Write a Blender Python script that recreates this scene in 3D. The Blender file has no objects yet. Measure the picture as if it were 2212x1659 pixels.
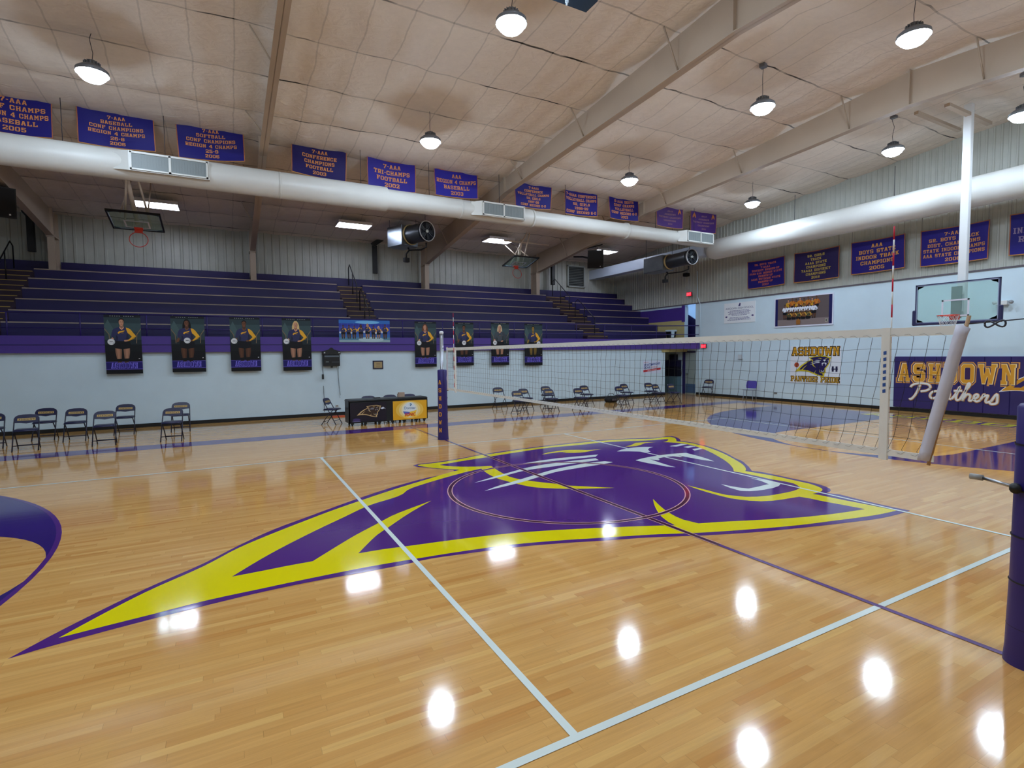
import bpy, math, random, json
from mathutils import Vector, Matrix, geometry
random.seed(7)
PI=math.pi; R=math.radians
SC=bpy.context.scene; COL=SC.collection

# ---------------------------------------------------------------- camera, world, exposure
cam_d=bpy.data.cameras.new('camera'); cam=bpy.data.objects.new('camera',cam_d); COL.objects.link(cam)
CX,CY,CZ,YAW,PIT,ROL,FPX=-4.54470,-6.70083,2.06388,1.076928,-0.0565159,-0.0107501,1130.006
_f=Vector((math.cos(YAW)*math.cos(PIT),math.sin(YAW)*math.cos(PIT),math.sin(PIT)))
_r=Vector((math.sin(YAW),-math.cos(YAW),0)); _u=_r.cross(_f)
_r2=_r*math.cos(ROL)+_u*math.sin(ROL); _u2=-_r*math.sin(ROL)+_u*math.cos(ROL)
M=Matrix.Identity(4)
for i in range(3):
    M[i][0]=_r2[i]; M[i][1]=_u2[i]; M[i][2]=-_f[i]
M[0][3],M[1][3],M[2][3]=CX,CY,CZ
cam.matrix_world=M
cam_d.sensor_fit='HORIZONTAL'; cam_d.sensor_width=36; cam_d.lens=36*FPX/2212; cam_d.clip_end=200; cam_d.clip_start=.05
SC.camera=cam
W=bpy.data.worlds.new('world'); SC.world=W; W.use_nodes=True
W.node_tree.nodes['Background'].inputs[0].default_value=(.6,.7,.85,1); W.node_tree.nodes['Background'].inputs[1].default_value=.15
SC.view_settings.view_transform='Standard'; SC.view_settings.look='None'; SC.view_settings.gamma=1
SC.view_settings.use_curve_mapping=False
SC.view_settings.exposure=0.88
LAMP_W=92       # emission strength of the high bay lenses
PANEL_W=14     # emission strength of the fluorescent panels over the bleachers

# ---------------------------------------------------------------- materials
def s2l(c): 
    return tuple(((x/255)/12.92 if x/255<=.04045 else ((x/255+.055)/1.055)**2.4) for x in c)
_m={}
def mat(name,rgb=None,rough=.6,metal=0,spec=.5,noise=0,nscale=8,bump=0,bscale=40,coat=0,emit=0,trans=0):
    if name in _m: return _m[name]
    m=bpy.data.materials.new(name); m.use_nodes=True; nt=m.node_tree; b=nt.nodes['Principled BSDF']
    c=s2l(rgb)+(1,)
    b.inputs['Base Color'].default_value=c; b.inputs['Roughness'].default_value=rough; b.inputs['Metallic'].default_value=metal
    b.inputs['Specular IOR Level'].default_value=spec
    if coat: b.inputs['Coat Weight'].default_value=coat; b.inputs['Coat Roughness'].default_value=.06
    if trans: b.inputs['Transmission Weight'].default_value=trans; b.inputs['IOR'].default_value=1.45
    if emit: b.inputs['Emission Color'].default_value=c; b.inputs['Emission Strength'].default_value=emit
    N=nt.nodes.new; L=nt.links.new
    if noise or bump:
        tc=N('ShaderNodeTexCoord')
    if noise:
        n=N('ShaderNodeTexNoise'); n.inputs['Scale'].default_value=nscale; n.inputs['Detail'].default_value=4
        L(tc.outputs['Object'],n.inputs['Vector'])
        r=N('ShaderNodeMapRange'); r.inputs['From Min'].default_value=.3; r.inputs['From Max'].default_value=.7
        r.inputs['To Min'].default_value=1-noise; r.inputs['To Max'].default_value=1+noise*.5
        L(n.outputs['Fac'],r.inputs['Value'])
        h=N('ShaderNodeHueSaturation'); h.inputs['Color'].default_value=c; L(r.outputs[0],h.inputs['Value']); L(h.outputs[0],b.inputs['Base Color'])
    if bump:
        n2=N('ShaderNodeTexNoise'); n2.inputs['Scale'].default_value=bscale; n2.inputs['Detail'].default_value=3
        L(tc.outputs['Object'],n2.inputs['Vector'])
        bp=N('ShaderNodeBump'); bp.inputs['Strength'].default_value=bump; bp.inputs['Distance'].default_value=.01
        L(n2.outputs['Fac'],bp.inputs['Height']); L(bp.outputs[0],b.inputs['Normal'])
    _m[name]=m; return m
def ink(rgb):
    rgb=tuple(int(x) for x in rgb)
    return mat('ink_%02x%02x%02x'%rgb,rgb,rough=.55,spec=.3)

# ---------------------------------------------------------------- mesh builder
class MB:
    def __init__(s): s.v=[];s.f=[];s.m=[];s.mats=[];s.sm=[]
    def mi(s,m):
        if m not in s.mats: s.mats.append(m)
        return s.mats.index(m)
    def add(s,vs,fs,m,smooth=False):
        o=len(s.v); s.v+= [tuple(v) for v in vs]; k=s.mi(m)
        for f in fs: s.f.append([i+o for i in f]); s.m.append(k); s.sm.append(smooth)
    def box(s,x0,x1,y0,y1,z0,z1,m,T=None,bev=0):
        if x0>x1:x0,x1=x1,x0
        if y0>y1:y0,y1=y1,y0
        if z0>z1:z0,z1=z1,z0
        b=min(bev,(x1-x0)*.45,(y1-y0)*.45,(z1-z0)*.45)
        if b<=0:
            vs=[(x,y,z) for z in (z0,z1) for y in (y0,y1) for x in (x0,x1)]
            fs=[(0,2,3,1),(4,5,7,6),(0,1,5,4),(2,6,7,3),(0,4,6,2),(1,3,7,5)]
        else:
            # chamfered box: 24 verts
            vs=[];idx={}
            for ix,X in enumerate((x0,x1)):
                for iy,Y in enumerate((y0,y1)):
                    for iz,Z in enumerate((z0,z1)):
                        dx=b if ix==0 else -b; dy=b if iy==0 else -b; dz=b if iz==0 else -b
                        for a,p in enumerate(((X,Y+dy,Z+dz),(X+dx,Y,Z+dz),(X+dx,Y+dy,Z))):
                            idx[ix,iy,iz,a]=len(vs); vs.append(p)
            fs=[]
            I=lambda *k: idx[k]
            for e in (0,1):
                q=[I(e,0,0,0),I(e,1,0,0),I(e,1,1,0),I(e,0,1,0)]; fs.append(q if e else q[::-1])
                q=[I(0,e,0,1),I(0,e,1,1),I(1,e,1,1),I(1,e,0,1)]; fs.append(q if e else q[::-1])
                q=[I(0,0,e,2),I(1,0,e,2),I(1,1,e,2),I(0,1,e,2)]; fs.append(q if e else q[::-1])
            for a in (0,1):
                for c in (0,1):
                    q=[I(a,c,0,0),I(a,c,1,0),I(a,c,1,1),I(a,c,0,1)]; fs.append(q if (a==c) else q[::-1])
                    q=[I(a,0,c,0),I(a,1,c,0),I(a,1,c,2),I(a,0,c,2)]; fs.append(q[::-1] if (a==c) else q)
                    q=[I(0,a,c,1),I(1,a,c,1),I(1,a,c,2),I(0,a,c,2)]; fs.append(q if (a==c) else q[::-1])
            for a in (0,1):
                for c in (0,1):
                    for d in (0,1):
                        q=[I(a,c,d,0),I(a,c,d,1),I(a,c,d,2)]; fs.append(q if (a+c+d)%2==1 else q[::-1])
        if T is not None: vs=[T@Vector(v) for v in vs]
        s.add(vs,fs,m)
    def tube(s,pts,r,m,seg=8,cap=True,closed=False,smooth=True):
        pts=[Vector(p) for p in pts]; n=len(pts)
        rr=r if isinstance(r,(list,tuple)) else [r]*n
        vs=[];fs=[]; up=None
        for i,p in enumerate(pts):
            a=pts[i-1] if (i>0 or closed) else p; b=pts[(i+1)%n] if (i<n-1 or closed) else p
            d1=(p-a); d2=(b-p)
            d=(d1.normalized() if d1.length>1e-9 else Vector())+(d2.normalized() if d2.length>1e-9 else Vector())
            if d.length<1e-9: d=d2 if d2.length>0 else Vector((0,0,1))
            d.normalize()
            if up is None: up=Vector((0,0,1)) if abs(d.z)<.9 else Vector((1,0,0))
            x=up.cross(d)
            if x.length<1e-6: x=Vector((1,0,0)).cross(d)
            x.normalize(); up=d.cross(x).normalized()
            for k in range(seg):
                t=2*PI*(k+.5)/seg
                vs.append(p+(x*math.cos(t)+up*math.sin(t))*rr[i])
        for i in range(n if closed else n-1):
            for k in range(seg):
                a=i*seg+k; b=i*seg+(k+1)%seg; c=((i+1)%n)*seg+(k+1)%seg; d=((i+1)%n)*seg+k
                fs.append((a,b,c,d))
        if cap and not closed:
            fs.append(tuple(range(seg))[::-1]); fs.append(tuple((n-1)*seg+k for k in range(seg)))
        s.add(vs,fs,m,smooth)
    def cyl(s,p0,p1,r,m,seg=16,smooth=True,r1=None):
        s.tube([p0,p1],[r,r if r1 is None else r1],m,seg,True,False,smooth)
    def lathe(s,prof,m,seg=24,T=None,smooth=True):
        vs=[];fs=[]
        for (rr,z) in prof:
            for k in range(seg):
                t=2*PI*k/seg; vs.append(Vector((rr*math.cos(t),rr*math.sin(t),z)))
        for i in range(len(prof)-1):
            for k in range(seg):
                fs.append((i*seg+k,i*seg+(k+1)%seg,(i+1)*seg+(k+1)%seg,(i+1)*seg+k))
        if T is not None: vs=[T@v for v in vs]
        s.add(vs,fs,m,smooth)
    def quad(s,a,b,c,d,m): s.add([a,b,c,d],[(0,1,2,3)],m)
    def prism(s,poly,m,fn,d0,d1):
        """2-D outline poly, fn(u,v,d)->xyz, thickness from d0 to d1"""
        n=len(poly); tri=geometry.tessellate_polygon([[Vector((p[0],p[1],0)) for p in poly]])
        vs=[fn(p[0],p[1],d0) for p in poly]+[fn(p[0],p[1],d1) for p in poly]
        fs=[tuple(t)[::-1] for t in tri]+[tuple(i+n for i in t) for t in tri]
        fs+=[(i,(i+1)%n,n+(i+1)%n,n+i) for i in range(n)]
        s.add(vs,fs,m)
    def flat(s,loops,m,fn,d):
        """flat painted shape with holes; fn(u,v,d)->xyz"""
        L=[[Vector((p[0],p[1],0)) for p in l] for l in loops]
        tri=geometry.tessellate_polygon(L); pts=[p for l in L for p in l]
        fs=[]
        for t in tri:
            a,b,c=[pts[i] for i in t]
            area=(b.x-a.x)*(c.y-a.y)-(b.y-a.y)*(c.x-a.x)
            if abs(area)<1e-12: continue
            fs.append(tuple(t) if area>0 else tuple(t)[::-1])
        s.add([fn(p.x,p.y,d) for p in pts],fs,m)
    def build(s,name,parent=None,loc=None,mesh_only=False):
        me=bpy.data.meshes.new(name); me.from_pydata(s.v,[],s.f)
        for m in s.mats: me.materials.append(m)
        me.polygons.foreach_set('material_index',s.m); me.polygons.foreach_set('use_smooth',s.sm); me.update()
        o=bpy.data.objects.new(name,me); COL.objects.link(o)
        if parent: o.parent=parent
        if loc: o.location=loc
        return o
def tag(o,label=None,cat=None,group=None,kind=None):
    if label: o['label']=label
    if cat: o['category']=cat
    if group: o['group']=group
    if kind: o['kind']=kind
    return o
def struct(o,label=None): 
    o['kind']='structure'
    if label: o['label']=label
    return o
def empty(name,loc=(0,0,0),rz=0):
    o=bpy.data.objects.new(name,None); COL.objects.link(o); o.location=loc; o.rotation_euler=(0,0,rz); o.empty_display_size=.1; return o
def copy_tree(o,parent=None):
    c=o.copy(); COL.objects.link(c); c.parent=parent
    for ch in list(o.children): copy_tree(ch,c)
    return c

# ---------------------------------------------------------------- block letters
GL={}
def _g(ch,w,s): GL[ch]=(w,[[tuple(map(float,p.split(','))) for p in l.split()] for l in s.split('|')])
_g('A',8,'0,0 3,0 3,1.5 2.6,1.5 2.9,2.8 5.1,2.8 5.4,1.5 5,1.5 5,0 8,0 8,1.5 7.5,1.5 5.4,10 2.6,10 .5,1.5 0,1.5|3.3,4.3 4,7.6 4.7,4.3')
_g('B',8,'0,0 6.6,0 8,1.2 8,4.2 7.2,5 8,5.8 8,8.8 6.6,10 0,10 0,8.5 .7,8.5 .7,1.5 0,1.5|2.9,1.6 5.4,1.6 5.8,2 5.8,3.8 5.4,4.2 2.9,4.2|2.9,5.8 5.4,5.8 5.8,6.2 5.8,8 5.4,8.4 2.9,8.4')
_g('C',8,'1.4,0 6.6,0 8,1.4 8,3.8 5.8,3.8 5.8,2.2 5.3,1.7 2.7,1.7 2.2,2.2 2.2,7.8 2.7,8.3 5.3,8.3 5.8,7.8 5.8,6.2 8,6.2 8,8.6 6.6,10 1.4,10 0,8.6 0,1.4')
_g('D',8,'0,0 6.4,0 8,1.5 8,8.5 6.4,10 0,10 0,8.5 .7,8.5 .7,1.5 0,1.5|2.9,1.7 5.3,1.7 5.8,2.2 5.8,7.8 5.3,8.3 2.9,8.3')
_g('E',8,'0,0 8,0 8,3.2 6,3.2 6,1.7 2.9,1.7 2.9,4.2 4.4,4.2 4.4,3.4 5.8,3.4 5.8,6.6 4.4,6.6 4.4,5.8 2.9,5.8 2.9,8.3 6,8.3 6,6.8 8,6.8 8,10 0,10 0,8.5 .7,8.5 .7,1.5 0,1.5')
_g('F',8,'0,0 3.9,0 3.9,1.5 2.9,1.5 2.9,4.2 4.4,4.2 4.4,3.4 5.8,3.4 5.8,6.6 4.4,6.6 4.4,5.8 2.9,5.8 2.9,8.3 6,8.3 6,6.8 8,6.8 8,10 0,10 0,8.5 .7,8.5 .7,1.5 0,1.5')
_g('G',8,'1.4,0 8,0 8,5.2 4.4,5.2 4.4,3.7 5.8,3.7 5.8,1.7 2.7,1.7 2.2,2.2 2.2,7.8 2.7,8.3 5.3,8.3 5.8,7.8 5.8,6.6 8,6.6 8,8.6 6.6,10 1.4,10 0,8.6 0,1.4')
_g('H',8,'0,0 3.2,0 3.2,1.4 2.7,1.4 2.7,4.2 5.3,4.2 5.3,1.4 4.8,1.4 4.8,0 8,0 8,1.4 7.4,1.4 7.4,8.6 8,8.6 8,10 4.8,10 4.8,8.6 5.3,8.6 5.3,5.9 2.7,5.9 2.7,8.6 3.2,8.6 3.2,10 0,10 0,8.6 .6,8.6 .6,1.4 0,1.4')
_g('I',4.4,'0,0 4.4,0 4.4,1.5 3.3,1.5 3.3,8.5 4.4,8.5 4.4,10 0,10 0,8.5 1.1,8.5 1.1,1.5 0,1.5')
_g('K',8,'0,0 3.4,0 3.4,1.5 2.9,1.5 2.9,3.8 3.6,4.6 4.8,1.5 4.4,1.5 4.4,0 8,0 8,1.5 7.2,1.5 5.2,6 6.9,8.5 7.8,8.5 7.8,10 4.4,10 4.4,8.5 4.7,8.5 2.9,6 2.9,8.5 3.4,8.5 3.4,10 0,10 0,8.5 .7,8.5 .7,1.5 0,1.5')
_g('L',8,'0,0 8,0 8,3.6 6,3.6 6,1.7 2.9,1.7 2.9,8.5 3.9,8.5 3.9,10 0,10 0,8.5 .7,8.5 .7,1.5 0,1.5')
_g('M',9.5,'0,0 3.4,0 3.4,1.5 2.8,1.5 2.8,6 4.75,2.5 6.7,6 6.7,1.5 6.1,1.5 6.1,0 9.5,0 9.5,1.5 8.8,1.5 8.8,8.5 9.5,8.5 9.5,10 6.6,10 4.75,6.4 2.9,10 0,10 0,8.5 .7,8.5 .7,1.5 0,1.5')
_g('N',8,'0,0 3.3,0 3.3,1.5 2.7,1.5 2.7,6.2 5.6,0 7.4,0 7.4,8.5 8,8.5 8,10 4.9,10 4.9,8.5 5.4,8.5 5.4,4.4 2.8,10 0,10 0,8.5 .6,8.5 .6,1.5 0,1.5')
_g('O',8,'1.4,0 6.6,0 8,1.4 8,8.6 6.6,10 1.4,10 0,8.6 0,1.4|2.7,1.7 5.3,1.7 5.8,2.2 5.8,7.8 5.3,8.3 2.7,8.3 2.2,7.8 2.2,2.2')
_g('P',8,'0,0 3.9,0 3.9,1.5 2.9,1.5 2.9,3.8 6.6,3.8 8,5.1 8,8.7 6.6,10 0,10 0,8.5 .7,8.5 .7,1.5 0,1.5|2.9,5.4 5.4,5.4 5.8,5.8 5.8,8 5.4,8.4 2.9,8.4')
_g('R',8,'0,0 3.9,0 3.9,1.5 2.9,1.5 2.9,3.8 4.2,3.8 5.2,1.5 4.8,1.5 4.8,0 8,0 8,1.5 7.4,1.5 6.4,3.9 8,5.1 8,8.7 6.6,10 0,10 0,8.5 .7,8.5 .7,1.5 0,1.5|2.9,5.4 5.4,5.4 5.8,5.8 5.8,8 5.4,8.4 2.9,8.4')
_g('S',8,'1.4,0 6.6,0 8,1.4 8,4.5 6.7,5.8 2.6,5.8 2.2,6.2 2.2,7.9 2.6,8.3 5.4,8.3 5.8,7.9 5.8,7 8,7 8,8.6 6.6,10 1.4,10 0,8.6 0,5.5 1.3,4.2 5.4,4.2 5.8,3.8 5.8,2.1 5.4,1.7 2.6,1.7 2.2,2.1 2.2,3 0,3 0,1.4')
_g('T',8,'2.2,0 5.8,0 5.8,1.5 5.1,1.5 5.1,8.3 6.2,8.3 6.2,6.6 8,6.6 8,10 0,10 0,6.6 1.8,6.6 1.8,8.3 2.9,8.3 2.9,1.5 2.2,1.5')
_g('U',8,'1.9,0 6.1,0 7.4,1.3 7.4,8.5 8,8.5 8,10 4.8,10 4.8,8.5 5.4,8.5 5.4,2.1 5,1.7 3,1.7 2.6,2.1 2.6,8.5 3.2,8.5 3.2,10 0,10 0,8.5 .6,8.5 .6,1.3')
_g('V',8,'3.1,0 4.9,0 7.4,8.5 8,8.5 8,10 5,10 5,8.5 5.3,8.5 4,3.6 2.7,8.5 3,8.5 3,10 0,10 0,8.5 .6,8.5')
_g('W',10.5,'2.3,0 4,0 5.25,4.2 6.5,0 8.2,0 9.9,8.5 10.5,8.5 10.5,10 7.4,10 7.4,8.5 7.8,8.5 7.1,4.4 6,8 4.5,8 3.4,4.4 2.7,8.5 3.1,8.5 3.1,10 0,10 0,8.5 .6,8.5')
_g('Y',8,'2.2,0 5.8,0 5.8,1.5 5.1,1.5 5.1,4 7.2,8.5 8,8.5 8,10 4.9,10 4.9,8.5 5.2,8.5 4,5.8 2.8,8.5 3.1,8.5 3.1,10 0,10 0,8.5 .8,8.5 2.9,4 2.9,1.5 2.2,1.5')
_g('0',8,'1.4,0 6.6,0 8,1.4 8,8.6 6.6,10 1.4,10 0,8.6 0,1.4|2.7,1.7 5.3,1.7 5.8,2.2 5.8,7.8 5.3,8.3 2.7,8.3 2.2,7.8 2.2,2.2')
_g('1',5.4,'.8,0 5,0 5,1.5 4,1.5 4,10 2.2,10 .4,8.5 .4,7 1.8,7 1.8,1.5 .8,1.5')
_g('2',8,'0,0 8,0 8,3 6,3 6,1.7 2.8,1.7 8,6 8,8.6 6.6,10 1.4,10 0,8.6 0,6.6 2.2,6.6 2.2,8 2.6,8.3 5.4,8.3 5.8,7.9 5.8,6.8 0,2')
_g('3',8,'1.4,0 6.6,0 8,1.4 8,4.2 7.2,5 8,5.8 8,8.6 6.6,10 1.4,10 0,8.6 0,7 2.2,7 2.2,7.9 2.6,8.3 5.4,8.3 5.8,7.9 5.8,6.2 5.4,5.8 3,5.8 3,4.2 5.4,4.2 5.8,3.8 5.8,2.1 5.4,1.7 2.6,1.7 2.2,2.1 2.2,3 0,3 0,1.4')
_g('4',8,'3.8,0 8,0 8,1.5 7.2,1.5 7.2,2.6 8,2.6 8,4.2 7.2,4.2 7.2,10 4.6,10 0,4.4 0,2.6 4.9,2.6 4.9,1.5 3.8,1.5|2.4,4.2 4.9,4.2 4.9,7.2')
_g('5',8,'1.4,0 6.6,0 8,1.4 8,5 6.6,6.4 2.4,6.4 2.4,8.3 7.6,8.3 7.6,10 .3,10 .3,4.7 5.4,4.7 5.8,4.3 5.8,2.1 5.4,1.7 2.6,1.7 2.2,2.1 2.2,3 0,3 0,1.4')
_g('6',8,'1.4,0 6.6,0 8,1.4 8,4.8 6.6,6.2 2.2,6.2 2.2,7.9 2.6,8.3 5.4,8.3 5.8,7.9 5.8,7.3 8,7.3 8,8.6 6.6,10 1.4,10 0,8.6 0,1.4|2.2,2.1 2.6,1.7 5.4,1.7 5.8,2.1 5.8,4.2 5.4,4.6 2.2,4.6')
_g('7',8,'2,0 4.6,0 4.8,2.5 8,8 8,10 0,10 0,7 2,7 2,8.3 5.4,8.3 2.4,3')
_g('8',8,'1.4,0 6.6,0 8,1.4 8,4.2 7.2,5 8,5.8 8,8.6 6.6,10 1.4,10 0,8.6 0,5.8 .8,5 0,4.2 0,1.4|2.2,2.1 2.6,1.7 5.4,1.7 5.8,2.1 5.8,3.8 5.4,4.2 2.6,4.2 2.2,3.8|2.2,6.2 2.6,5.8 5.4,5.8 5.8,6.2 5.8,7.9 5.4,8.3 2.6,8.3 2.2,7.9')
_g('-',4,'.3,4.2 3.7,4.2 3.7,5.9 .3,5.9'); _g('.',2.2,'0,0 2.2,0 2.2,2.2 0,2.2')
GL['9']=(8,[[(8-x,10-y) for x,y in l] for l in GL['6'][1]])
def text_w(t,gap=1.6): return sum((GL[c][0] if c in GL else 5)+gap for c in t)-gap
def grow(loops,e):
    """offset closed loops outwards by e (holes shrink)"""
    out=[]
    for li,l in enumerate(loops):
        n=len(l); A=sum(l[i][0]*l[(i+1)%n][1]-l[(i+1)%n][0]*l[i][1] for i in range(n))
        sg=(1 if A>0 else -1)*(1 if li==0 else -1); q=[]
        for i in range(n):
            a,b,c=Vector(l[i-1]),Vector(l[i]),Vector(l[(i+1)%n])
            d1=(b-a).normalized(); d2=(c-b).normalized()
            n1=Vector((d1.y,-d1.x))*sg; n2=Vector((d2.y,-d2.x))*sg
            k=n1+n2; den=max(.35,1+n1.dot(n2)); q.append(tuple(b+k*(e/den)))
        out.append(q)
    return out
def text(mb,t,u,v,h,m,fn,d,width=None,gap=1.6,align='c',stretch=1,e=0,holes=True):
    """block text with height h, centred at u, baseline v"""
    w=text_w(t,gap); s=h/10; sx=s*stretch
    if width: sx=width/w
    x=u-(w*sx/2 if align=='c' else 0)
    for c in t:
        if c in GL:
            loops=GL[c][1]
            if e: loops=grow(loops,e) if holes else grow(loops[:1],e)
            mb.flat([[(x+p[0]*sx,v+p[1]*s) for p in l] for l in loops],m,fn,d)
            x+=(GL[c][0]+gap)*sx
        else: x+=(5+gap)*sx
_fc={}
def font_polys(t,bold=0,shear=0):
    """plain sans lettering from the built in font: list of triangles in 2-D, width"""
    k=(t,bold,shear)
    if k not in _fc:
        cu=bpy.data.curves.new('lettering','FONT'); cu.body=t; cu.offset=bold; cu.shear=shear; cu.resolution_u=3
        o=bpy.data.objects.new('lettering',cu); COL.objects.link(o)
        me=bpy.data.meshes.new_from_object(o.evaluated_get(bpy.context.evaluated_depsgraph_get()))
        vs=[tuple(v.co[:2]) for v in me.vertices]; fs=[tuple(p.vertices) for p in me.polygons]
        bpy.data.objects.remove(o); bpy.data.curves.remove(cu); bpy.data.meshes.remove(me)
        _fc[k]=(vs,fs)
    return _fc[k]
def sans(mb,t,u,v,h,m,fn,d,width=None,bold=0,shear=0,rot=0):
    vs,fs=font_polys(t,bold,shear)
    if not vs: return
    x0=min(p[0] for p in vs); x1=max(p[0] for p in vs); s=h/.73; sx=s if width is None else width/(x1-x0)
    P=[]
    for p in vs:
        a=(p[0]-(x0+x1)/2)*sx; b=p[1]*s
        P.append(fn(u+a*math.cos(rot)-b*math.sin(rot),v+a*math.sin(rot)+b*math.cos(rot),d))
    mb.add(P,[f for f in fs],m)
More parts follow.
